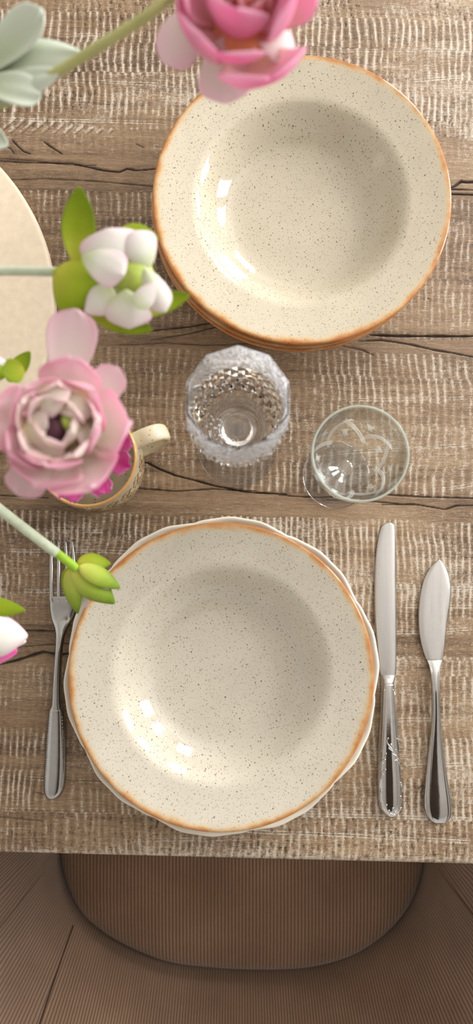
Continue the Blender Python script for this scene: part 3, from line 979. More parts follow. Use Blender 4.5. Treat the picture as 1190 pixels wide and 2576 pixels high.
# ------------------------------------------------------------------ mug
def build_mug():
    zr = 0.066
    c = P(217, 1150, zr)
    R = (P(344, 1150, zr) - c).length
    c.z = 0
    print('mug', c, R)
    root = thing('mug', c, 'small speckled cream mug with handle under the pink flowers', 'mug')
    k = R / 0.0365
    pr = [(0, .006), (.020, .0062), (.028, .009), (.0325, .017), (.0342, .030), (.0343, .050), (.0340, .062), (.0345, .0655), (.0355, .0662), (.0364, .0652), (.0366, .062),
          (.0370, .050), (.0374, .036), (.0366, .020), (.0335, .007), (.029, .0012), (.026, 0), (.024, .0008), (.022, .002), (0, .002)]
    vs, fs = lathe([(r * k, z) for r, z in smooth_profile(pr, 4)], 96, c)
    mesh_obj('body', vs, fs, M['mugglaze'], root)
    # band handle
    d = (P(400, 1084, .05) - P(217, 1150, .06)); d.z = 0; d.normalize()
    s = Vector((-d.y, d.x, 0))
    path = catmull([c + d * (R - 0.002) + Vector((0, 0, .054)), c + d * (R + .009) + Vector((0, 0, .0565)), c + d * (R + .018) + Vector((0, 0, .0535)), c + d * (R + .0225) + Vector((0, 0, .043)),
                    c + d * (R + .020) + Vector((0, 0, .030)), c + d * (R + .011) + Vector((0, 0, .020)), c + d * (R - 0.002) + Vector((0, 0, .017))], 6)
    vs, fs = [], []
    nn = 14
    for i, p in enumerate(path):
        t = (path[min(i + 1, len(path) - 1)] - path[max(i - 1, 0)]).normalized()
        nv = s.cross(t).normalized()
        for q in range(nn):
            th = 2 * math.pi * q / nn
            x, y = math.cos(th), math.sin(th)
            sq = lambda a, e: math.copysign(abs(a) ** e, a)
            vs.append(p + s * sq(x, .7) * 0.0066 + nv * sq(y, .8) * 0.0031)
    for i in range(len(path) - 1):
        for q in range(nn):
            fs.append((i * nn + q, i * nn + (q + 1) % nn, (i + 1) * nn + (q + 1) % nn, (i + 1) * nn + q))
    fs.append(tuple(range(nn))); fs.append(tuple((len(path) - 1) * nn + q for q in reversed(range(nn))))
    mesh_obj('handle', vs, fs, M['mugglaze'], root)
    # scratched leaf drawing round the outside
    mb = MB()
    def on(th, z):
        # radius of the outer wall at z
        prof = [(.0012, .029), (.007, .0335), (.020, .0366), (.036, .0374), (.050, .0370), (.062, .0366)]
        for (a, ra), (b_, rb) in zip(prof, prof[1:]):
            if a <= z <= b_:
                r = ra + (rb - ra) * (z - a) / (b_ - a); break
        else: r = .0366
        r = r * k + 0.0001
        return c + Vector((r * math.cos(th), r * math.sin(th), z))
    rs = random.Random(3)
    for i in range(18):
        th0 = 2 * math.pi * i / 18
        if abs((th0 - math.atan2(d.y, d.x) + math.pi) % (2 * math.pi) - math.pi) < 0.3: continue
        st = [on(th0 + 0.10 * math.sin(j), 0.012 + 0.040 * j / 7) for j in range(8)]
        mb.add(*tube(st, 0.00035, 5))
        for j in range(2, 7):
            z = 0.012 + 0.040 * j / 7
            t0 = th0 + 0.10 * math.sin(j)
            for sg in (-1, 1):
                lp = [on(t0 + sg * 0.13 * math.sin(math.pi * q / 8) * (0.6 if q < 4 else 1) + sg * 0.12 * q / 8 * 0, z + 0.009 * q / 8) for q in range(9)]
                mb.add(*tube(lp, 0.0003, 5))
    tag(mb.build('leaf_drawing', M['motif'], root), 'brown scratched leaf drawing')
build_mug()

# ------------------------------------------------------------------ goblets
def build_cut_goblet():
    c = P(597, 1129, 0.0); c.z = 0
    root = thing('cut_crystal_goblet', c, 'cut crystal goblet with ten-sided rim, nearest the plate stack', 'glass')
    # foot
    pr = [(0, .0085), (.006, .0082), (.012, .0055), (.020, .0038), (.0285, .0034), (.0312, .0033), (.0322, .0021), (.0317, .0005), (.029, 0), (.0, .0003)]
    vs, fs = lathe(smooth_profile(pr, 4), 96, c)
    mesh_obj('foot', vs, fs, M['half'], root)
    # faceted stem with a hexagonal knop
    vs, fs = [], []
    rows = [(.0080, .0062), (.016, .0050), (.035, .0046), (.060, .0050), (.072, .0062), (.078, .0096), (.083, .0098), (.0885, .0075)]
    n = 6
    for z, r in rows:
        for q in range(n):
            th = 2 * math.pi * q / n + 0.26
            vs.append(c + Vector((r * math.cos(th), r * math.sin(th), z)))
    for i in range(len(rows) - 1):
        for q in range(n):
            fs.append((i * n + q, i * n + (q + 1) % n, (i + 1) * n + (q + 1) % n, (i + 1) * n + q))
    fs.append(tuple(reversed(range(n)))); fs.append(tuple((len(rows) - 1) * n + q for q in range(n)))
    mesh_obj('stem', vs, fs, M['half'], root, smooth=False)
    # bowl: smooth inside, diamond cut outside, polygonal lip
    C = 40
    inner = smooth_profile([(0, .0965), (.006, .0968), (.012, .0990), (.0195, .1040), (.0250, .1110), (.0280, .1220), (.0286, .1350), (.0282, .1600), (.0280, .1800), (.0282, .1852)], 3)
    vs, rings, fs, fm, flat = [], [], [], [], []
    for r, z in inner:
        if r < 1e-6:
            vs.append(c + Vector((0, 0, z))); rings.append([0])
        else:
            a = len(vs)
            for q in range(C):
                th = 2 * math.pi * q / C + math.pi / 2
                vs.append(c + Vector((r * math.cos(th), r * math.sin(th), z)))
            rings.append(list(range(a, a + C)))
    def poly(q, k):
        m4 = ((q + 2) % 4) - 2
        ang = abs(m4) * 2 * math.pi / C
        # corners at q%4==0, flats between
        return 1.0 + k * (math.cos(math.pi / 10) / math.cos(math.pi / 10 - ang) - 1.0)
    outer = []
    for z, r, k in ((.1858, .0296, 1), (.1856, .0306, 1), (.1845, .0310, 1), (.178, .0313, 1), (.170, .0317, 1), (.160, .0321, 1), (.150, .0324, 1)):
        outer.append((z, r, k, 0.0, 1))
    # diamonds
    zs = [.1435, .1350, .1268, .1190, .1120, .1060]
    rs = [.0325, .0325, .0321, .0310, .0287, .0250]
    for z, r in zip(zs, rs): outer.append((z, r, 0.35, 0.0014, 0))
    for z, r in ((.1010, .0195), (.0960, .0140), (.0915, .0105), (.0885, .0080)): outer.append((z, r, 0, 0, 0))
    orow = []
    for i, (z, r, k, dia, mt) in enumerate(outer):
        a = len(vs)
        for q in range(C):
            th = 2 * math.pi * q / C + math.pi / 2
            rr = r * poly(q, k)
            if dia: rr += dia if (i + q) % 2 else -dia
            vs.append(c + Vector((rr * math.cos(th), rr * math.sin(th), z)))
        orow.append(list(range(a, a + C)))
    for a, b in zip(rings, rings[1:]):
        for q in range(C):
            q2 = (q + 1) % C
            f = (a[0], b[q], b[q2]) if len(a) == 1 else (a[q], b[q], b[q2], a[q2])
            fs.append(f); fm.append(0); flat.append(False)
    allr = [rings[-1]] + orow
    for i, (a, b) in enumerate(zip(allr, allr[1:])):
        mt = 1 if 2 <= i <= 7 else 0
        dia = i >= 7 and i <= 13
        for q in range(C):
            q2 = (q + 1) % C
            if dia:
                if (i - 1 + q) % 2 == 0: t = [(a[q], b[q], b[q2]), (a[q], b[q2], a[q2])]
                else: t = [(a[q], b[q], a[q2]), (b[q], b[q2], a[q2])]
                for f in t:
                    fs.append(f); fm.append(mt); flat.append(True)
            else:
                fs.append((a[q], b[q], b[q2], a[q2])); fm.append(mt); flat.append(i <= 7)
    fs.append(tuple(orow[-1])); fm.append(0); flat.append(True)
    mesh_obj('bowl', vs, fs, [M['glass'], M['stipple']], root, fmats=fm, flat=flat)
build_cut_goblet()

def build_etched_goblet():
    c = P(845, 1196, 0.0); c.z = 0
    root = thing('etched_goblet', c, 'plain round wine glass with white etched crosshatch lines, right of the crystal goblet', 'glass')
    pr = [(0, .0080), (.004, .0075), (.008, .0050), (.016, .0032), (.0245, .0024), (.0268, .0020), (.0274, .0012), (.0266, .0003), (.024, 0), (0, .0004)]
    vs, fs = lathe(smooth_profile(pr, 4), 96, c)
    mesh_obj('foot', vs, fs, M['half'], root)
    pr = [(0, .0074), (.0042, .0078), (.0036, .015), (.0032, .030), (.0036, .042), (.0060, .0475), (.0062, .0495), (.0048, .0520), (0, .0526)]
    vs, fs = lathe(smooth_profile(pr, 4), 48, c)
    mesh_obj('stem', vs, fs, M['half'], root)
    IN = [(0, .0560), (.005, .0563), (.010, .0588), (.016, .0640), (.0215, .0715), (.0258, .0810), (.0286, .0930), (.0302, .1070), (.0308, .1185)]
    OUT = [(.0316, .1204), (.0323, .1194), (.0322, .1160), (.0316, .1060), (.0300, .0925), (.0271, .0800), (.0228, .0700), (.0172, .0620), (.0112, .0565), (.0070, .0535), (.0045, .0520), (0, .0519)]
    vs, fs = lathe(smooth_profile(IN, 4) + smooth_profile(OUT, 4), 96, c)
    mesh_obj('bowl', vs, fs, M['thingreen'], root)
    lp = []
    for k in range(145):
        a = 2 * math.pi * k / 144
        lp.append(c + Vector((0.03155 * math.cos(a), 0.03155 * math.sin(a), 0.1199)))
    mb = MB(); mb.add(*tube(lp, 0.00072, 10, cap=False))
    mb.build('lip', M['lip'], root)
    ref = [(z, r) for r, z in smooth_profile(OUT[1:10], 8)][::-1]
    def on(th, z):
        r = ref[0][1]
        for (a, ra), (b, rb) in zip(ref, ref[1:]):
            if a <= z <= b:
                r = ra + (rb - ra) * (z - a) / max(1e-9, b - a); break
        else:
            if z > ref[-1][0]: r = ref[-1][1]
        return c + Vector(((r + 0.00012) * math.cos(th), (r + 0.00012) * math.sin(th), z))
    mb = MB()
    hi, lo = .0850, .0675
    per = 2 * math.pi / 5
    th_hi = math.radians(97)
    def strip(t0, z0, t1, z1, n=3, gap=0.0012, ext=0.16, bow=0.0015):
        L = math.hypot((t1 - t0) * 0.025, z1 - z0)
        nt, nz = -(z1 - z0) / L / 0.025, (t1 - t0) * 0.025 / L
        for j in range(n):
            o = (j - (n - 1) / 2) * gap
            pts = []
            for q in range(15):
                s = -ext + (1 + 2 * ext) * q / 14
                b = bow * (1 - (2 * s - 1) ** 2)
                pts.append(on(t0 + (t1 - t0) * s + nt * (o + b), z0 + (z1 - z0) * s + nz * (o + b)))
            mb.add(*tube(pts, 0.00018, 5))
    def hashm(t, z):
        for sg in (-1, 1):
            for j in range(3):
                o = (j - 1) * 0.0012
                a = [on(t + (o + (s - 0.5) * 0.0035) / 0.028, z + sg * (s - 0.5) * 0.0065) for s in (0, .25, .5, .75, 1)]
                mb.add(*tube(a, 0.00018, 5))
    for i in range(5):
        a = th_hi + per * i
        strip(a, hi, a - per / 2, lo)
        strip(a, hi, a + per / 2, lo)
        hashm(a, .0705)
        hashm(a - per / 2, .0815)
    mb.build('etched_lines', M['etch'], root)
build_etched_goblet()

# ------------------------------------------------------------------ cutlery
def loft(name, rows, prof, mat, parent, thick=0.0012, sub=6, nx=14):
    """rows: (left px, right px, y left, y right, base z, crown height); prof(s) crown shape on -1..1"""
    R = []
    for xl, yl, xr, yr, z, cr in rows:
        a, b = P(xl, yl, z + cr), P(xr, yr, z + cr)
        R.append((a, b, z, cr))
    As = catmull([r[0] for r in R], sub); Bs = catmull([r[1] for r in R], sub)
    Zs = catmull([Vector((r[2], r[3], 0)) for r in R], sub)
    vs, fs = [], []
    n = 2 * nx
    for a, b, q in zip(As, Bs, Zs):
        z, cr = q.x, max(0.0, q.y)
        for k in range(nx):
            s = -1 + 2 * k / (nx - 1)
            p = a.lerp(b, (s + 1) / 2)
            vs.append(Vector((p.x, p.y, z + thick * 0.5 * (1 - abs(s) ** 6) + cr * prof(s) + thick * 0.5)))
        for k in reversed(range(nx)):
            s = -1 + 2 * k / (nx - 1)
            p = a.lerp(b, (s * 0.985 + 1) / 2)
            vs.append(Vector((p.x, p.y, z + cr * 0.25 * prof(s) + thick * 0.2 * abs(s) ** 6)))
    m = len(As)
    for i in range(m - 1):
        for k in range(n):
            fs.append((i * n + k, i * n + (k + 1) % n, (i + 1) * n + (k + 1) % n, (i + 1) * n + k))
    fs.append(tuple(reversed(range(n)))); fs.append(tuple((m - 1) * n + k for k in range(n)))
    o = mesh_obj(name, vs, [tuple(reversed(f)) for f in fs], mat, parent)
    return o

dome = lambda s: max(0.0, 1 - (abs(s) * 0.99) ** 2.7) ** 0.55
flatp = lambda s: 1 - abs(s) ** 4
def z8(x, y): return (900 + x / 3.141, 1280 + y / 3.141)       # from the enlarged view

def build_knife():
    o0 = P(980, 1700, 0); o0.z = 0
    root = thing('table_knife', o0, 'round tipped serrated table knife with scroll ornament on its handle', 'knife')
    L = [(248, 110), (205, 122), (176, 172), (150, 290), (136, 420), (129, 600), (129, 760), (134, 930), (146, 1080), (158, 1200), (165, 1270), (182, 1325)]
    Rr = [(252, 110), (286, 124), (297, 170), (300, 290), (301, 420), (303, 600), (306, 760), (307, 930), (307, 1080), (306, 1200), (304, 1270), (299, 1320)]
    rows = []
    for (xl, yl), (xr, yr) in zip(L, Rr):
        a, b = z8(xl, yl), z8(xr, yr)
        rows.append((a[0], a[1], b[0], b[1], 0.0006, 0.0007))
    R2 = []
    Lp = catmull([Vector((r[0], r[1], 0)) for r in rows], 10); Rp = catmull([Vector((r[2], r[3], 0)) for r in rows], 10)
    cnt = len(Lp)
    dense = []
    for i in range(cnt):
        # serrations on the left edge
        ser = 0.0
        if 20 < i < cnt - 30: ser = 1.3 * abs(math.sin(i * math.pi / 2.0)) if i % 2 else 0.0
        dense.append((Lp[i].x + (1.1 if (i % 2 and 18 < i < cnt - 28) else 0), Lp[i].y, Rp[i].x, Rp[i].y, 0.0006, 0.0007))
    loft('blade', dense, lambda s: (1 - abs(s) ** 3) * (0.6 + 0.4 * s), M['brushed'], root, 0.0011, 1, 10)
    rows = []
    for (xl, xr, y, cr) in ((178, 301, 1316, .0016), (184, 299, 1345, .0032), (187, 297, 1372, .0044), (188, 297, 1392, .0046)):
        a, b = z8(xl, y), z8(xr, y)
        rows.append((a[0], a[1], b[0], b[1], 0.0004, cr))
    loft('bolster', rows, dome, M['steel'], root, 0.0012, 4, 14)
    rows = []
    for (xl, xr, y, cr) in ((188, 297, 1385, .0046), (185, 301, 1460, .0050), (181, 310, 1580, .0052), (174, 322, 1750, .0054), (167, 335, 1900, .0055), (162, 347, 2030, .0055),
                            (159, 356, 2140, .0054), (160, 359, 2240, .0052), (165, 358, 2310, .0048), (178, 352, 2365, .0042), (200, 336, 2405, .0034), (228, 308, 2430, .0022), (260, 278, 2441, .001)):
        a, b = z8(xl, y), z8(xr, y)
        rows.append((a[0], a[1], b[0], b[1], 0.0003, cr))
    loft('handle', rows, dome, M['steel'], root, 0.0014, 6, 18)
    # raised scrolls
    mb = MB()
    def hz(x, y):
        # height of the handle crown at enlarged-view point
        tbl = [(1385, 188, 297, .0046), (1460, 185, 301, .0050), (1580, 181, 310, .0052), (1750, 174, 322, .0054), (1900, 167, 335, .0055), (2030, 162, 347, .0055), (2140, 160, 355, .0054), (2240, 163, 358, .0052), (2310, 172, 356, .0048), (2370, 188, 345, .0042), (2412, 212, 325, .0034), (2434, 245, 292, .0022)]
        y = min(max(y, 1385), 2433)
        for (a, l0, r0, c0), (b, l1, r1, c1) in zip(tbl, tbl[1:]):
            if a <= y <= b:
                k = (y - a) / (b - a)
                l, r, c_ = l0 + (l1 - l0) * k, r0 + (r1 - r0) * k, c0 + (c1 - c0) * k
                s = max(-1, min(1, 2 * (x - l) / (r - l) - 1))
                return 0.0003 + 0.00145 + c_ * dome(s)
        return 0.003
    def pt(x, y):
        a = z8(x, y)
        return P(a[0], a[1], hz(x, y))
    def scroll(pts, r=0.00042, knob=None):
        q = catmull([pt(x, y) for x, y in pts], 6)
        rr = [r * (0.55 + 0.45 * math.sin(math.pi * (0.15 + 0.7 * i / (len(q) - 1)))) for i in range(len(q))]
        mb.add(*tube(q, rr, 8))
        if knob: mb.add(*ball(q[0], knob, 10, 6))
    z4 = lambda x, y: ((x / 4.958 + 930 - 900) * 3.141, (y / 4.958 + 1680 - 1280) * 3.141)
    S = [([(228, 880), (215, 920), (245, 975), (290, 1030), (325, 1070)], .0010), ([(240, 1000), (265, 1025), (310, 1050)], .0008), ([(285, 1075), (325, 1095), (360, 1135), (385, 1190)], .0008), ([(265, 950), (280, 1000), (310, 1045)], .0007),
         ([(325, 1020), (328, 1050), (335, 1080)], .0007), ([(312, 1160), (335, 1150), (362, 1175), (378, 1230), (388, 1330)], .0010), ([(345, 885), (352, 905), (360, 960)], .0008),
         ([(205, 1070), (200, 1090), (185, 1110)], .0009), ([(190, 1145), (165, 1150), (140, 1190), (135, 1240)], .0010), ([(165, 1195), (160, 1200)], .0008), ([(195, 1270), (165, 1285), (142, 1330)], .0010),
         ([(160, 1330), (145, 1350), (140, 1390)], .0008), ([(390, 1435), (400, 1460), (402, 1520)], .0010), ([(395, 1465), (403, 1500)], .0008), ([(145, 1500), (130, 1520), (128, 1580), (140, 1700)], .0010), ([(145, 1535), (140, 1560)], .0008),
         ([(388, 1605), (395, 1650), (385, 1720)], .0009), ([(155, 1675), (150, 1690)], .0008), ([(212, 1708), (200, 1730), (185, 1725)], .0009), ([(180, 1775), (165, 1760), (150, 1730)], .0010),
         ([(240, 1780), (255, 1815), (310, 1830), (360, 1800), (395, 1740)], .0011), ([(292, 1750), (288, 1780), (305, 1805)], .0011), ([(322, 1800), (335, 1812)], .0009), ([(215, 1820), (250, 1842), (310, 1846), (360, 1825)], .0006),
         ([(182, 278), (180, 330), (172, 500), (160, 800), (148, 1050)], .0009), ([(294, 278), (300, 330), (322, 600), (345, 850), (372, 1050)], .0010), ([(310, 300), (330, 560), (352, 800)], .0003)]
    for pts, kn in S:
        scroll([z4(*p) for p in pts], 0.00058, kn * 0.75)
    mb.build('scroll_ornament', M['steel'], root)
build_knife()

def build_spreader():
    o0 = P(1095, 1660, 0); o0.z = 0
    root = thing('butter_knife', o0, 'short broad pointed butter knife at the right edge', 'knife')
    L = [(640, 400), (606, 428), (560, 490), (520, 570), (494, 680), (481, 800), (480, 900), (488, 1000), (504, 1080), (522, 1140), (546, 1200)]
    Rr = [(646, 400), (672, 426), (704, 484), (728, 560), (738, 640), (730, 740), (716, 830), (703, 920), (693, 1020), (683, 1110), (668, 1200)]
    rows = []
    for i, ((xl, yl), (xr, yr)) in enumerate(zip(L, Rr)):
        a, b = z8(xl, yl), z8(xr, yr)
        rows.append((a[0], a[1], b[0], b[1], 0.0008 + 0.0004 * i / 10, 0.0008))
    loft('blade', rows, lambda s: min(1.0, (1 - abs(s) ** 5) * (1.0 if s > -0.72 else max(0, (s + 1) / 0.28))), M['brushed'], root, 0.0011, 6, 22)
    rows = []
    for (xl, xr, y, cr, z) in ((544, 670, 1196, .0016, .0012), (566, 656, 1250, .0026, .0022), (578, 652, 1310, .0034, .0030), (588, 651, 1400, .0038, .0034), (591, 653, 1500, .0038, .0032), (591, 657, 1600, .0036, .0026), (582, 665, 1740, .0034, .0018),
                               (564, 682, 1900, .0033, .0010), (546, 705, 2060, .0034, .0005), (534, 727, 2190, .0036, .0003), (528, 744, 2290, .0038, .0003), (531, 752, 2370, .0036, .0003), (549, 745, 2430, .0030, .0003), (588, 712, 2472, .0020, .0003), (636, 660, 2486, .0008, .0003)):
        a, b = z8(xl, y), z8(xr, y)
        rows.append((a[0], a[1], b[0], b[1], z, cr))
    def rimmed(s):
        a = abs(s)
        base = 0.80 * math.sqrt(max(0, 1 - (a * 0.98) ** 2.4))
        for c_, w_, h_ in ((0.90, 0.06, 0.34), (0.72, 0.05, 0.14)):
            base += h_ * math.exp(-((a - c_) / w_) ** 2)
        return base
    loft('handle', rows, rimmed, M['steel'], root, 0.0014, 6, 44)
build_spreader()

def build_fork():
    o0 = P(140, 1750, 0); o0.z = 0
    root = thing('table_fork', o0, 'worn steel fork with beaded handle edge, left of the front plate', 'fork')
    z7 = lambda x, y: (80 + x / 3.678, 1340 + y / 3.678)
    # four tines
    tl = [((181, 70), (166, 240), (165, 590), 34), ((243, 70), (236, 240), (232, 590), 32), ((307, 70), (310, 240), (306, 590), 34), ((368, 70), (378, 240), (386, 590), 34)]
    def zt(y): # the tines arch up in the middle
        k = min(1, max(0, (y - 70) / 700.0))
        return 0.0015 + 0.010 * math.sin(math.pi * min(1, 0.18 + 0.75 * k)) ** 1.2
    xsL = [(166, 590), (163, 650), (166, 720), (180, 800), (203, 875), (212, 960), (208, 1080), (196, 1240), (182, 1420), (170, 1590), (152, 1635), (142, 1680), (126, 1900), (110, 2150), (102, 2320), (104, 2400), (124, 2445), (160, 2462), (178, 2463)]
    xsR = [(424, 590), (426, 650), (418, 710), (385, 800), (338, 870), (305, 950), (282, 1080), (273, 1240), (271, 1420), (277, 1600), (292, 1640), (302, 1680), (311, 1900), (311, 2150), (300, 2320), (282, 2400), (250, 2445), (206, 2462), (186, 2463)]
    hs = [.0100, .0092, .0080, .0072, .0082, .0095, .0100, .0085, .0060, .0035, .0028, .0022, .0010, .0004, .0003, .0003, .0003, .0003, .0003]
    cr = [.0006, .0006, .0007, .0010, .0016, .0022, .0026, .0028, .0030, .0034, .0034, .0034, .0034, .0034, .0032, .0028, .0022, .0014, .0006]
    body = []
    for (a, b, z, c_) in zip(xsL, xsR, hs, cr):
        p, q = z7(*a), z7(*b)
        body.append((p[0], p[1], q[0], q[1], z, c_))
    flatdome = lambda s: (1 - abs(s) ** 3.0)
    loft('handle', body, flatdome, M['forksteel'], root, 0.0014, 5, 20)
    for tp, md, bs, w in tl:
        # spread the tine roots evenly over the head
        rows = []
        for i in range(10):
            k = i / 9
            y = 66 + (640 - 66) * k
            if k < 0.35: x = tp[0] + (md[0] - tp[0]) * k / 0.35
            else: x = md[0] + (bs[0] - md[0]) * (k - 0.35) / 0.65
            ww = w * (0.45 + 0.55 * min(1, k * 2.2)) + (6 if k > 0.85 else 0)
            a, b = z7(x - 2, y), z7(x + ww, y)
            rows.append((a[0], a[1], b[0], b[1], [.0022, .0040, .0056, .0070, .0081, .0089, .0095, .0099, .0100, .0096][i], .0005))
        loft('tine', rows, flatdome, M['forksteel'], root, 0.0014, 3, 8)
    # beaded border on the handle
    mb = MB()
    path = [(164, 1690), (150, 1860), (136, 2080), (126, 2280), (130, 2370), (150, 2420), (186, 2440), (228, 2418), (258, 2375), (274, 2300), (288, 2100), (289, 1880), (281, 1690)]
    q = catmull([Vector((*z7(*p), 0)) for p in path], 12)
    acc = 0; last = q[0]
    def crown(px_, py_):
        for (r0, r1) in zip(body, body[1:]):
            if r0[1] <= py_ <= r1[1]:
                k = (py_ - r0[1]) / max(1e-6, r1[1] - r0[1])
                l = r0[0] + (r1[0] - r0[0]) * k; r = r0[2] + (r1[2] - r0[2]) * k
                z = r0[4] + (r1[4] - r0[4]) * k; c_ = r0[5] + (r1[5] - r0[5]) * k
                s = max(-1, min(1, 2 * (px_ - l) / max(1e-6, r - l) - 1))
                return z + 0.0012 + c_ * flatdome(s)
        return 0.002
    for p in q[1:]:
        acc += (p - last).length; last = p
        if acc > 4.4:
            acc = 0
            mb.add(*ball(P(p.x, p.y, crown(p.x, p.y)), 0.00058, 8, 5))
    mb.build('beading', M['forksteel'], root)
build_fork()

# ------------------------------------------------------------------ flowers
def outline(kind):
    if kind == 'round': f = lambda s: (s ** 0.55) * math.sqrt(max(0.0, 1 - s ** 4.5)) * 1.06
    elif kind == 'oval': f = lambda s: math.sin(math.pi * min(1, s * 0.94 + 0.05)) ** 0.75
    elif kind == 'point': f = lambda s: (max(0.0, s) ** 0.45) * (max(0.0, 1 - s) ** 0.75) * 1.75
    elif kind == 'acute': f = lambda s: (s ** 0.5) * (1 - s ** 1.6) * 2.05
    elif kind == 'frill': f = lambda s: (s ** 0.5) * (1.0 if s < 0.85 else 1.0 - 0.35 * (s - 0.85) / 0.15)
    return f

def petal(name, parent, mat, base, d, up, L, W, bend=40, cup=40, kind='round', ruffle=0.0, thick=0.0005, twist=0.0, bendpow=1.0, frill=0.0, seed=0, ns=14, nt=11):
    """base point, growth direction d, inner face direction up; bends towards up by `bend` degrees"""
    d = Vector(d).normalized()
    up = Vector(up); up = (up - d * up.dot(d)).normalized()
    x = d.cross(up).normalized()
    f = outline(kind)
    rs = random.Random(seed)
    p1, p2 = rs.uniform(0, 6.28), rs.uniform(0, 6.28)
    cup = math.radians(cup) if abs(cup) > 0.5 else math.radians(0.5)
    c = Vector(base)
    vs, uv = [], []
    for i in range(ns + 1):
        s = i / ns
        a = math.radians(bend) * (s ** bendpow)
        t = d * math.cos(a) + up * math.sin(a)
        nv = up * math.cos(a) - d * math.sin(a)
        if i: c = c + t * (L / ns)
        w = max(W * 0.5 * f(s), W * 0.012)
        tw = math.radians(twist) * s
        xx = x * math.cos(tw) + nv * math.sin(tw)
        nn = nv * math.cos(tw) - x * math.sin(tw)
        R = w / abs(cup)
        for k in range(nt):
            q = -1 + 2 * k / (nt - 1)
            th = q * abs(cup)
            p = c + xx * R * math.sin(th) + nn * R * (1 - math.cos(th)) * (1 if cup > 0 else -1)
            if ruffle:
                p = p + nn * ruffle * L * (s ** 2) * (math.sin(q * 4.2 + p1) * 0.6 + math.sin(q * 8.3 + p2) * 0.4)
            if frill and i == ns:
                p = p + t * frill * L * (1 if k % 2 else -0.6) * (0.6 + 0.4 * math.sin(k * 2.1 + p1))
            vs.append(p); uv.append(((q + 1) / 2, s))
    fs = []
    for i in range(ns):
        for k in range(nt - 1):
            fs.append((i * nt + k, i * nt + k + 1, (i + 1) * nt + k + 1, (i + 1) * nt + k))
    o = mesh_obj(name, vs, fs, mat, parent, uvs=uv)
    md = o.modifiers.new('thickness', 'SOLIDIFY'); md.thickness = thick; md.offset = 0
    if not frill:
        sb = o.modifiers.new('smooth', 'SUBSURF'); sb.levels = 1; sb.render_levels = 1
    return o

def ring(parent, mat, c, axis, n, rad, L, W, theta, bend, cup, kind='round', h=0.0, ph=0.0, ruffle=0.03, jit=0.12, seed=0, skip=(), thick=0.0005, frill=0.0, bendpow=1.0):
    axis = Vector(axis).normalized()
    ref = Vector((1, 0, 0)) if abs(axis.x) < 0.9 else Vector((0, 1, 0))
    e1 = (ref - axis * ref.dot(axis)).normalized()
    e2 = axis.cross(e1)
    rs = random.Random(seed)
    for i in range(n):
        j = [rs.uniform(-1, 1) for _ in range(5)]
        if i in skip: continue
        a = ph + 2 * math.pi * (i + j[0] * jit) / n
        rad_v = e1 * math.cos(a) + e2 * math.sin(a)
        th = math.radians(theta + 8 * j[1])
        d = axis * math.cos(th) + rad_v * math.sin(th)
        up = axis * math.sin(th) - rad_v * math.cos(th)
        petal('petal', parent, mat, Vector(c) + axis * h + rad_v * rad, d, up, L * (1 + 0.08 * j[2]), W * (1 + 0.1 * j[3]), bend + 10 * j[4], cup, kind, ruffle, thick, seed=seed * 31 + i, frill=frill, bendpow=bendpow)

def stem(parent, name, pts, r, mat, per=8):
    q = catmull(pts, per)
    rr = r if not isinstance(r, tuple) else [r[0] + (r[1] - r[0]) * i / (len(q) - 1) for i in range(len(q))]
    mb = MB(); mb.add(*tube(q, rr, 12))
    return mb.build(name, mat, parent)

def in_vase(k):
    # stems fan out of the vase without crossing
    a = math.radians([60, 20, -22, -38, -58, -85, -2][k])
    e = Vector((math.cos(a), math.sin(a), 0))
    return [VC + e * 0.026 + Vector((0, 0, 0.012)), VC + e * 0.028 + Vector((0, 0, 0.145)), VC + e * 0.036 + Vector((0, 0, 0.180))]

def px_petal(parent, mat, b, t, w, zb, zt, up=(0, 0, 1), **kw):
    """petal from pixel b (height zb) to pixel t (height zt), w pixels wide"""
    B, T = P(b[0], b[1], zb), P(t[0], t[1], zt)
    zm = (zb + zt) / 2
    W = (P(b[0] + w, b[1], zm) - P(b[0], b[1], zm)).length
    name = kw.pop('name', 'petal')
    bend = kw.get('bend', 30)
    d = (T - B)
    upv = Vector(up); upv = (upv - d.normalized() * upv.dot(d.normalized())).normalized()
    # aim so that the chord of the bent petal reaches the tip
    a = math.radians(bend) / 2
    dn = d.normalized()
    d0 = dn * math.cos(a) - upv * math.sin(a)
    u0 = upv * math.cos(a) + dn * math.sin(a)
    ch = math.sin(a) / a if abs(a) > 1e-4 else 1.0
    return petal(name, parent, mat, B, d0, u0, d.length / ch, W, **kw)

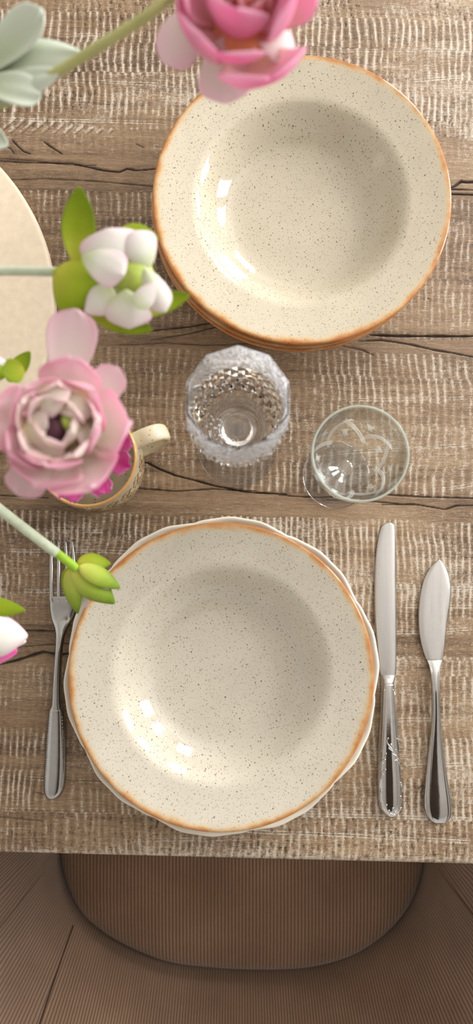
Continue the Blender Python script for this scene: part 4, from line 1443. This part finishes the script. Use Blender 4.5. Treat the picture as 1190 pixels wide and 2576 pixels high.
def flower_pink_top():
    z = 0.315
    c = P(608, 2, z)
    base = in_vase(0)
    root = thing('ranunculus', base[0], 'bright pink ranunculus with peach heart over the plate stack at the top edge', 'flower')
    st = [base[0], base[1], base[2], P(-140, 300, .240), P(0, 262, .258), P(90, 214, .268), P(230, 128, .279), P(365, 44, .288), P(450, -8, .292), c + Vector((-0.004, 0, -0.020))]
    stem(root, 'stem', st, 0.0024, M['stem'])
    ax = Vector((0.02, -0.10, 1))
    # drooping outer petals
    px_petal(root, M['blush'], (530, 0), (408, 158), 170, z - .012, z - .022, bend=-35, cup=-25, seed=1)
    px_petal(root, M['blush'], (560, 90), (570, 262), 185, z - .010, z - .030, bend=-20, cup=-22, seed=2, ruffle=0.02)
    px_petal(root, M['blush'], (640, 80), (745, 130), 150, z - .010, z - .020, bend=-25, cup=-20, seed=3)
    # cups, outside to inside
    ring(root, M['pink'], c, ax, 4, 0.006, 0.043, 0.058, 88, 88, 52, h=-0.021, ph=0.5, seed=11, ruffle=0.02)
    ring(root, M['pink'], c, ax, 4, 0.005, 0.039, 0.052, 80, 84, 56, h=-0.017, ph=1.2, seed=12, ruffle=0.02)
    ring(root, M['pink'], c, ax, 3, 0.004, 0.031, 0.044, 68, 84, 62, h=-0.014, ph=0.2, seed=13, ruffle=0.02)
    ring(root, M['peach'], c, ax, 3, 0.0025, 0.024, 0.034, 50, 62, 66, h=-0.012, ph=0.9, seed=14, ruffle=0.02)
    ring(root, M['peach'], c, ax, 3, 0.0015, 0.020, 0.022, 30, 56, 70, h=-0.010, ph=0.3, seed=15, ruffle=0.02)
    mb = MB(); mb.add(*ball(c + Vector((0, 0, -0.016)), 0.0115, 20, 12, (1.2, 1.2, .8)))
    mb.build('flower_base', M['peachbase'], root)
    # pale downy leaves clasping the stem
    zl = 0.270
    px_petal(root, M['sage'], (-60, 190), (108, 22), 150, zl, zl + .01, bend=20, cup=30, seed=4, name='leaf', kind='round', ruffle=0.04, thick=0.0009)
    px_petal(root, M['sage'], (-70, 170), (212, 138), 150, zl - .004, zl + .004, bend=-20, cup=-38, seed=5, name='leaf', kind='oval', ruffle=0.02, thick=0.0009)
    px_petal(root, M['sage'], (-70, 235), (150, 180), 110, zl - .004, zl + .004, bend=-20, cup=-38, seed=6, name='leaf', kind='oval', ruffle=0.02, thick=0.0009)
    px_petal(root, M['sage'], (-60, 215), (104, 240), 120, zl + .004, zl + .001, bend=-25, cup=25, seed=7, name='leaf', kind='round', ruffle=0.05, thick=0.0009)
    px_petal(root, M['sage'], (-70, 330), (20, 366), 70, zl - .03, zl - .03, bend=-15, cup=25, seed=8, name='leaf', kind='oval', thick=0.0009)
flower_pink_top()

def flower_white_bud():
    z = 0.245
    c = P(315, 700, z)
    base = in_vase(1)
    root = thing('ranunculus', base[0], 'half open white ranunculus with lime green sepals beside the plate stack', 'flower')
    stem(root, 'stem', [base[0], base[1], base[2], P(-200, 690, .215), P(0, 682, .228), P(140, 684, .232), P(215, 690, .232)], 0.0024, M['palestem'])
    K = dict(thick=0.0006)
    px_petal(root, M['sepal'], (196, 665), (200, 470), 92, z - .008, z + .004, bend=25, cup=30, kind='oval', name='sepal', seed=1, **K)
    px_petal(root, M['sepal'], (280, 600), (398, 600), 90, z - .006, z - .004, bend=-30, cup=-30, kind='oval', name='sepal', seed=2, **K)
    px_petal(root, M['sepal'], (140, 680), (252, 745), 170, z - .006, z - .006, bend=-25, cup=-30, kind='oval', name='sepal', seed=3, **K)
    px_petal(root, M['sepal'], (350, 780), (478, 742), 80, z - .012, z - .010, bend=15, cup=30, kind='point', name='sepal', seed=4, **K)
    px_petal(root, M['sepal'], (225, 785), (384, 832), 62, z - .014, z - .008, bend=25, cup=25, kind='oval', name='sepal', seed=5, **K)
    px_petal(root, M['sepal'], (132, 682), (190, 690), 46, z - .010, z - .008, bend=-20, cup=-50, kind='oval', name='sepal', seed=6, **K)
    mb = MB(); mb.add(*ball(P(335, 695, z - .008), 0.0105, 20, 12, (1.0, 1.15, .8)))
    mb.build('flower_centre', M['greencentre'], root)
    K = dict(thick=0.0004)
    px_petal(root, M['whitepetal'], (300, 700), (270, 574), 215, z - .004, z + .010, up=(0.3, -0.5, 1), bend=-36, cup=-34, kind='round', seed=7, **K)
    px_petal(root, M['whitepetal'], (206, 640), (312, 690), 130, z + .004, z + .012, up=(-.3, 0, 1), bend=-36, cup=-30, kind='round', seed=8, ruffle=0.03, **K)
    px_petal(root, M['whitepetal'], (372, 680), (340, 580), 130, z - .004, z + .006, up=(.2, 0, 1), bend=-40, cup=-30, kind='round', seed=9, **K)
    px_petal(root, M['whitepetal'], (362, 672), (416, 786), 112, z + .004, z - .004, bend=-65, cup=-60, kind='round', seed=10, **K)
    px_petal(root, M['whitepetal'], (318, 728), (322, 828), 168, z + .004, z - .006, bend=-42, cup=-38, kind='round', seed=11, ruffle=0.03, **K)
    px_petal(root, M['whitepetal'], (285, 725), (214, 786), 84, z + .000, z - .006, bend=-30, cup=-35, kind='oval', seed=12, **K)
    px_petal(root, M['whitepetal'], (345, 775), (388, 712), 70, z + .005, z + .006, bend=-25, cup=-20, kind='point', seed=13, **K)
flower_white_bud()

def flower_big_pale():
    z = 0.265
    c = P(150, 1075, z)
    base = in_vase(2)
    root = thing('ranunculus', base[0], 'large pale pink open ranunculus with dark heart covering part of the mug', 'flower')
    stem(root, 'stem', [base[0], base[1], base[2], P(-150, 930, .21), P(20, 1020, .235), c + Vector((0, 0, -0.020))], 0.0028, M['palestem'])
    ax = Vector((0.03, 0.06, 1))
    px_petal(root, M['blush'], (160, 990), (192, 776), 172, z - .022, z - .012, bend=12, cup=18, seed=21, ruffle=0.02)
    px_petal(root, M['blush'], (215, 1040), (300, 925), 120, z - .015, z - .010, bend=15, cup=18, seed=22)
    px_petal(root, M['blush'], (110, 1130), (48, 1250), 140, z - .014, z - .012, bend=15, cup=18, seed=23, ruffle=0.05)
    px_petal(root, M['blush'], (200, 1130), (262, 1195), 150, z - .014, z - .010, bend=25, cup=20, seed=24)
    px_petal(root, M['palepink'], (150, 1160), (150, 1240), 60, z - .024, z - .026, bend=10, cup=15, seed=25, kind='point')
    px_petal(root, M['sepal'], (60, 930), (5, 940), 70, z - .035, z - .03, bend=15, cup=25, kind='oval', name='sepal', seed=26)
    ring(root, M['palepink'], c, ax, 5, 0.006, 0.0345, 0.046, 90, 62, 40, h=-0.016, ph=0.35, seed=31, ruffle=0.06, jit=0.22)
    ring(root, M['palepink'], c, ax, 5, 0.005, 0.0310, 0.040, 82, 74, 44, h=-0.013, ph=0.95, seed=32, ruffle=0.06, jit=0.22)
    ring(root, M['creampetal'], c, ax, 5, 0.004, 0.0270, 0.032, 74, 76, 46, h=-0.011, ph=0.1, seed=33, ruffle=0.07, jit=0.25)
    ring(root, M['creampetal'], c, ax, 4, 0.0035, 0.0220, 0.027, 64, 80, 50, h=-0.009, ph=0.9, seed=34, ruffle=0.07, jit=0.25)
    ring(root, M['creampetal'], c, ax, 6, 0.004, 0.0200, 0.024, 58, 30, 40, h=-0.012, ph=0.4, seed=36, ruffle=0.06, jit=0.25)
    # loose inner petals folding over the heart
    px_petal(root, M['creampetal'], (80, 968), (160, 1020), 125, z + .002, z + .008, bend=20, cup=-30, seed=51)
    px_petal(root, M['creampetal'], (205, 968), (172, 1048), 130, z + .002, z + .006, bend=20, cup=-35, seed=52)
    px_petal(root, M['creampetal'], (50, 1085), (122, 1072), 130, z + .002, z + .006, bend=20, cup=-30, seed=53)
    px_petal(root, M['palepink'], (40, 1010), (88, 1020), 90, z - .002, z + .007, bend=30, cup=30, seed=54)
    px_petal(root, M['creampetal'], (245, 1080), (192, 1092), 110, z - .002, z + .004, bend=25, cup=-25, seed=55)
    px_petal(root, M['creampetal'], (110, 1160), (120, 1112), 120, z - .002, z + .004, bend=25, cup=-25, seed=56)
    cc = P(138, 1086, z + .001)
    mb = MB(); mb.add(*ball(cc, 0.0062, 16, 10, (0.85, 1.25, .9)))
    tag(mb.build('flower_centre', M['darkcentre'], root), 'dark purple flower centre')
    mb = MB(); mb.add(*ball(P(170, 1062, z + .001), 0.0036, 14, 8, (1.0, 1.1, .9)))
    tag(mb.build('seed_cone', M['greencentre'], root), 'small green seed cone')
flower_big_pale()

def flower_hot_pink():
    z = 0.150
    c = P(212, 1126, z)
    base = in_vase(3)
    root = thing('ranunculus', base[0], 'hot pink frilly ranunculus half hidden beneath the large pale one', 'flower')
    stem(root, 'stem', [base[0], base[1], base[2], P(-120, 1010, .165), P(60, 1060, .150), c + Vector((0, 0, -0.020))], 0.0026, M['palestem'])
    ax = Vector((0.15, -0.1, 1))
    ring(root, M['hotpink'], c, ax, 9, 0.006, 0.0280, 0.018, 86, 38, 26, 'frill', h=-0.014, ph=0.25, seed=41, ruffle=0.08, frill=0.07)
    ring(root, M['hotpink'], c, ax, 8, 0.005, 0.0230, 0.016, 74, 60, 34, 'frill', h=-0.012, ph=0.5, seed=42, ruffle=0.08, frill=0.07)
    ring(root, M['hotpink'], c, ax, 6, 0.004, 0.0190, 0.015, 60, 66, 38, 'frill', h=-0.010, ph=0.1, seed=43, ruffle=0.08, frill=0.07)
    mb = MB(); mb.add(*ball(c + Vector((0, 0, -0.004)), 0.0070, 16, 10))
    tag(mb.build('flower_centre', M['darkcentre'], root), 'dark purple flower centre')
    px_petal(root, M['darkcentre'], (240, 1120), (276, 1128), 40, z - .012, z - .014, bend=20, cup=20, kind='frill', frill=0.05, name='petal')
flower_hot_pink()

def bud_fork():
    z = 0.118
    base = in_vase(4)
    root = thing('ranunculus_bud', base[0], 'closed lime green flower bud hanging over the fork and front plate', 'flower bud')
    n0 = P(187, 1426, z)
    stem(root, 'stem', [base[0], base[1], base[2], P(-160, 1160, .160), P(0, 1282, .140), P(70, 1336, .132), P(143, 1392, .124)], 0.0033, M['palestem'])
    tag(stem(root, 'bare_stem', [P(136, 1386, .1245), P(165, 1408, .1215), n0 + Vector((0.001, -.001, -.001))], 0.0030, M['brightstem']), 'fresh green bare stem end')
    # inner bud
    ctr = P(228, 1472, z - .020)
    mb = MB(); mb.add(*ball(ctr, 0.0090, 20, 12, (1.0, 1.0, 0.95)))
    mb.build('bud', M['whitepetal'], root)
    K = dict(thick=0.0009, ns=16, nt=13)
    px_petal(root, M['limesepal'], (180, 1430), (290, 1520), 84, z - .001, z - .016, bend=-50, cup=-50, kind='acute', name='sepal', seed=1, **K)
    px_petal(root, M['limesepal'], (176, 1432), (194, 1546), 60, z - .002, z - .022, up=(-.3, 0, 1), bend=-52, cup=-48, kind='acute', name='sepal', seed=2, **K)
    px_petal(root, M['limesepal'], (198, 1424), (304, 1480), 58, z + .001, z - .012, up=(0.2, 0.3, 1), bend=-62, cup=-50, kind='acute', name='sepal', seed=3, **K)
    px_petal(root, M['sepal'], (194, 1416), (280, 1416), 60, z - .006, z - .018, up=(0, 0.6, 1), bend=-75, cup=-42, kind='acute', name='sepal', seed=4, **K)
    px_petal(root, M['sepal'], (184, 1430), (156, 1480), 50, z - .008, z - .020, up=(-0.5, 0, 1), bend=-45, cup=-40, kind='oval', name='sepal', seed=5, **K)
    px_petal(root, M['whitepetal'], (216, 1480), (206, 1528), 40, z - .014, z - .026, bend=-10, cup=-15, name='petal', seed=6)
    px_petal(root, M['whitepetal'], (246, 1456), (270, 1494), 40, z - .003, z - .012, bend=-30, cup=-35, kind='oval', name='petal', seed=7)
bud_fork()

def bud_left_edge():
    z = 0.150
    base = in_vase(5)
    root = thing('ranunculus_bud', base[0], 'white and pink flower bud with a green leaf peeking in at left edge', 'flower bud')
    stem(root, 'stem', [base[0], base[1], base[2], P(-230, 1330, .17), P(-120, 1540, .155), P(-60, 1590, .148)], 0.0026, M['palestem'])
    c = P(-25, 1605, z)
    px_petal(root, M['sepal'], (-70, 1520), (64, 1535), 66, z - .002, z - .004, bend=-25, cup=-25, kind='point', name='sepal', seed=1)
    px_petal(root, M['whitepetal'], (-80, 1600), (70, 1600), 130, z + .002, z - .006, bend=-70, cup=-55, kind='oval', seed=2)
    px_petal(root, M['hotpink'], (-80, 1625), (44, 1640), 90, z - .004, z - .010, bend=-50, cup=-45, kind='oval', seed=3)
    px_petal(root, M['hotpink'], (-70, 1660), (8, 1662), 60, z - .008, z - .016, bend=-40, cup=-45, kind='oval', seed=4)
    px_petal(root, M['whitepetal'], (-70, 1610), (66, 1614), 60, z - .006, z - .012, bend=-40, cup=-45, kind='oval', seed=5)
bud_left_edge()

def bud_behind():
    z = 0.20
    base = in_vase(6)
    root = thing('ranunculus_bud', base[0], 'small green bud showing at left edge behind the large pale flower', 'flower bud')
    stem(root, 'stem', [base[0], base[1], base[2], P(-150, 880, .19), P(-30, 930, .195)], 0.0022, M['palestem'])
    px_petal(root, M['sepal'], (-50, 935), (22, 938), 56, z, z, bend=-50, cup=-50, kind='oval', name='sepal', seed=1)
    px_petal(root, M['whitepetal'], (-50, 912), (20, 914), 46, z, z - .002, bend=-45, cup=-45, kind='oval', seed=2)
    px_petal(root, M['sepal'], (20, 960), (76, 884), 50, z - .01, z - .01, bend=20, cup=25, kind='oval', name='sepal', seed=3)
bud_behind()
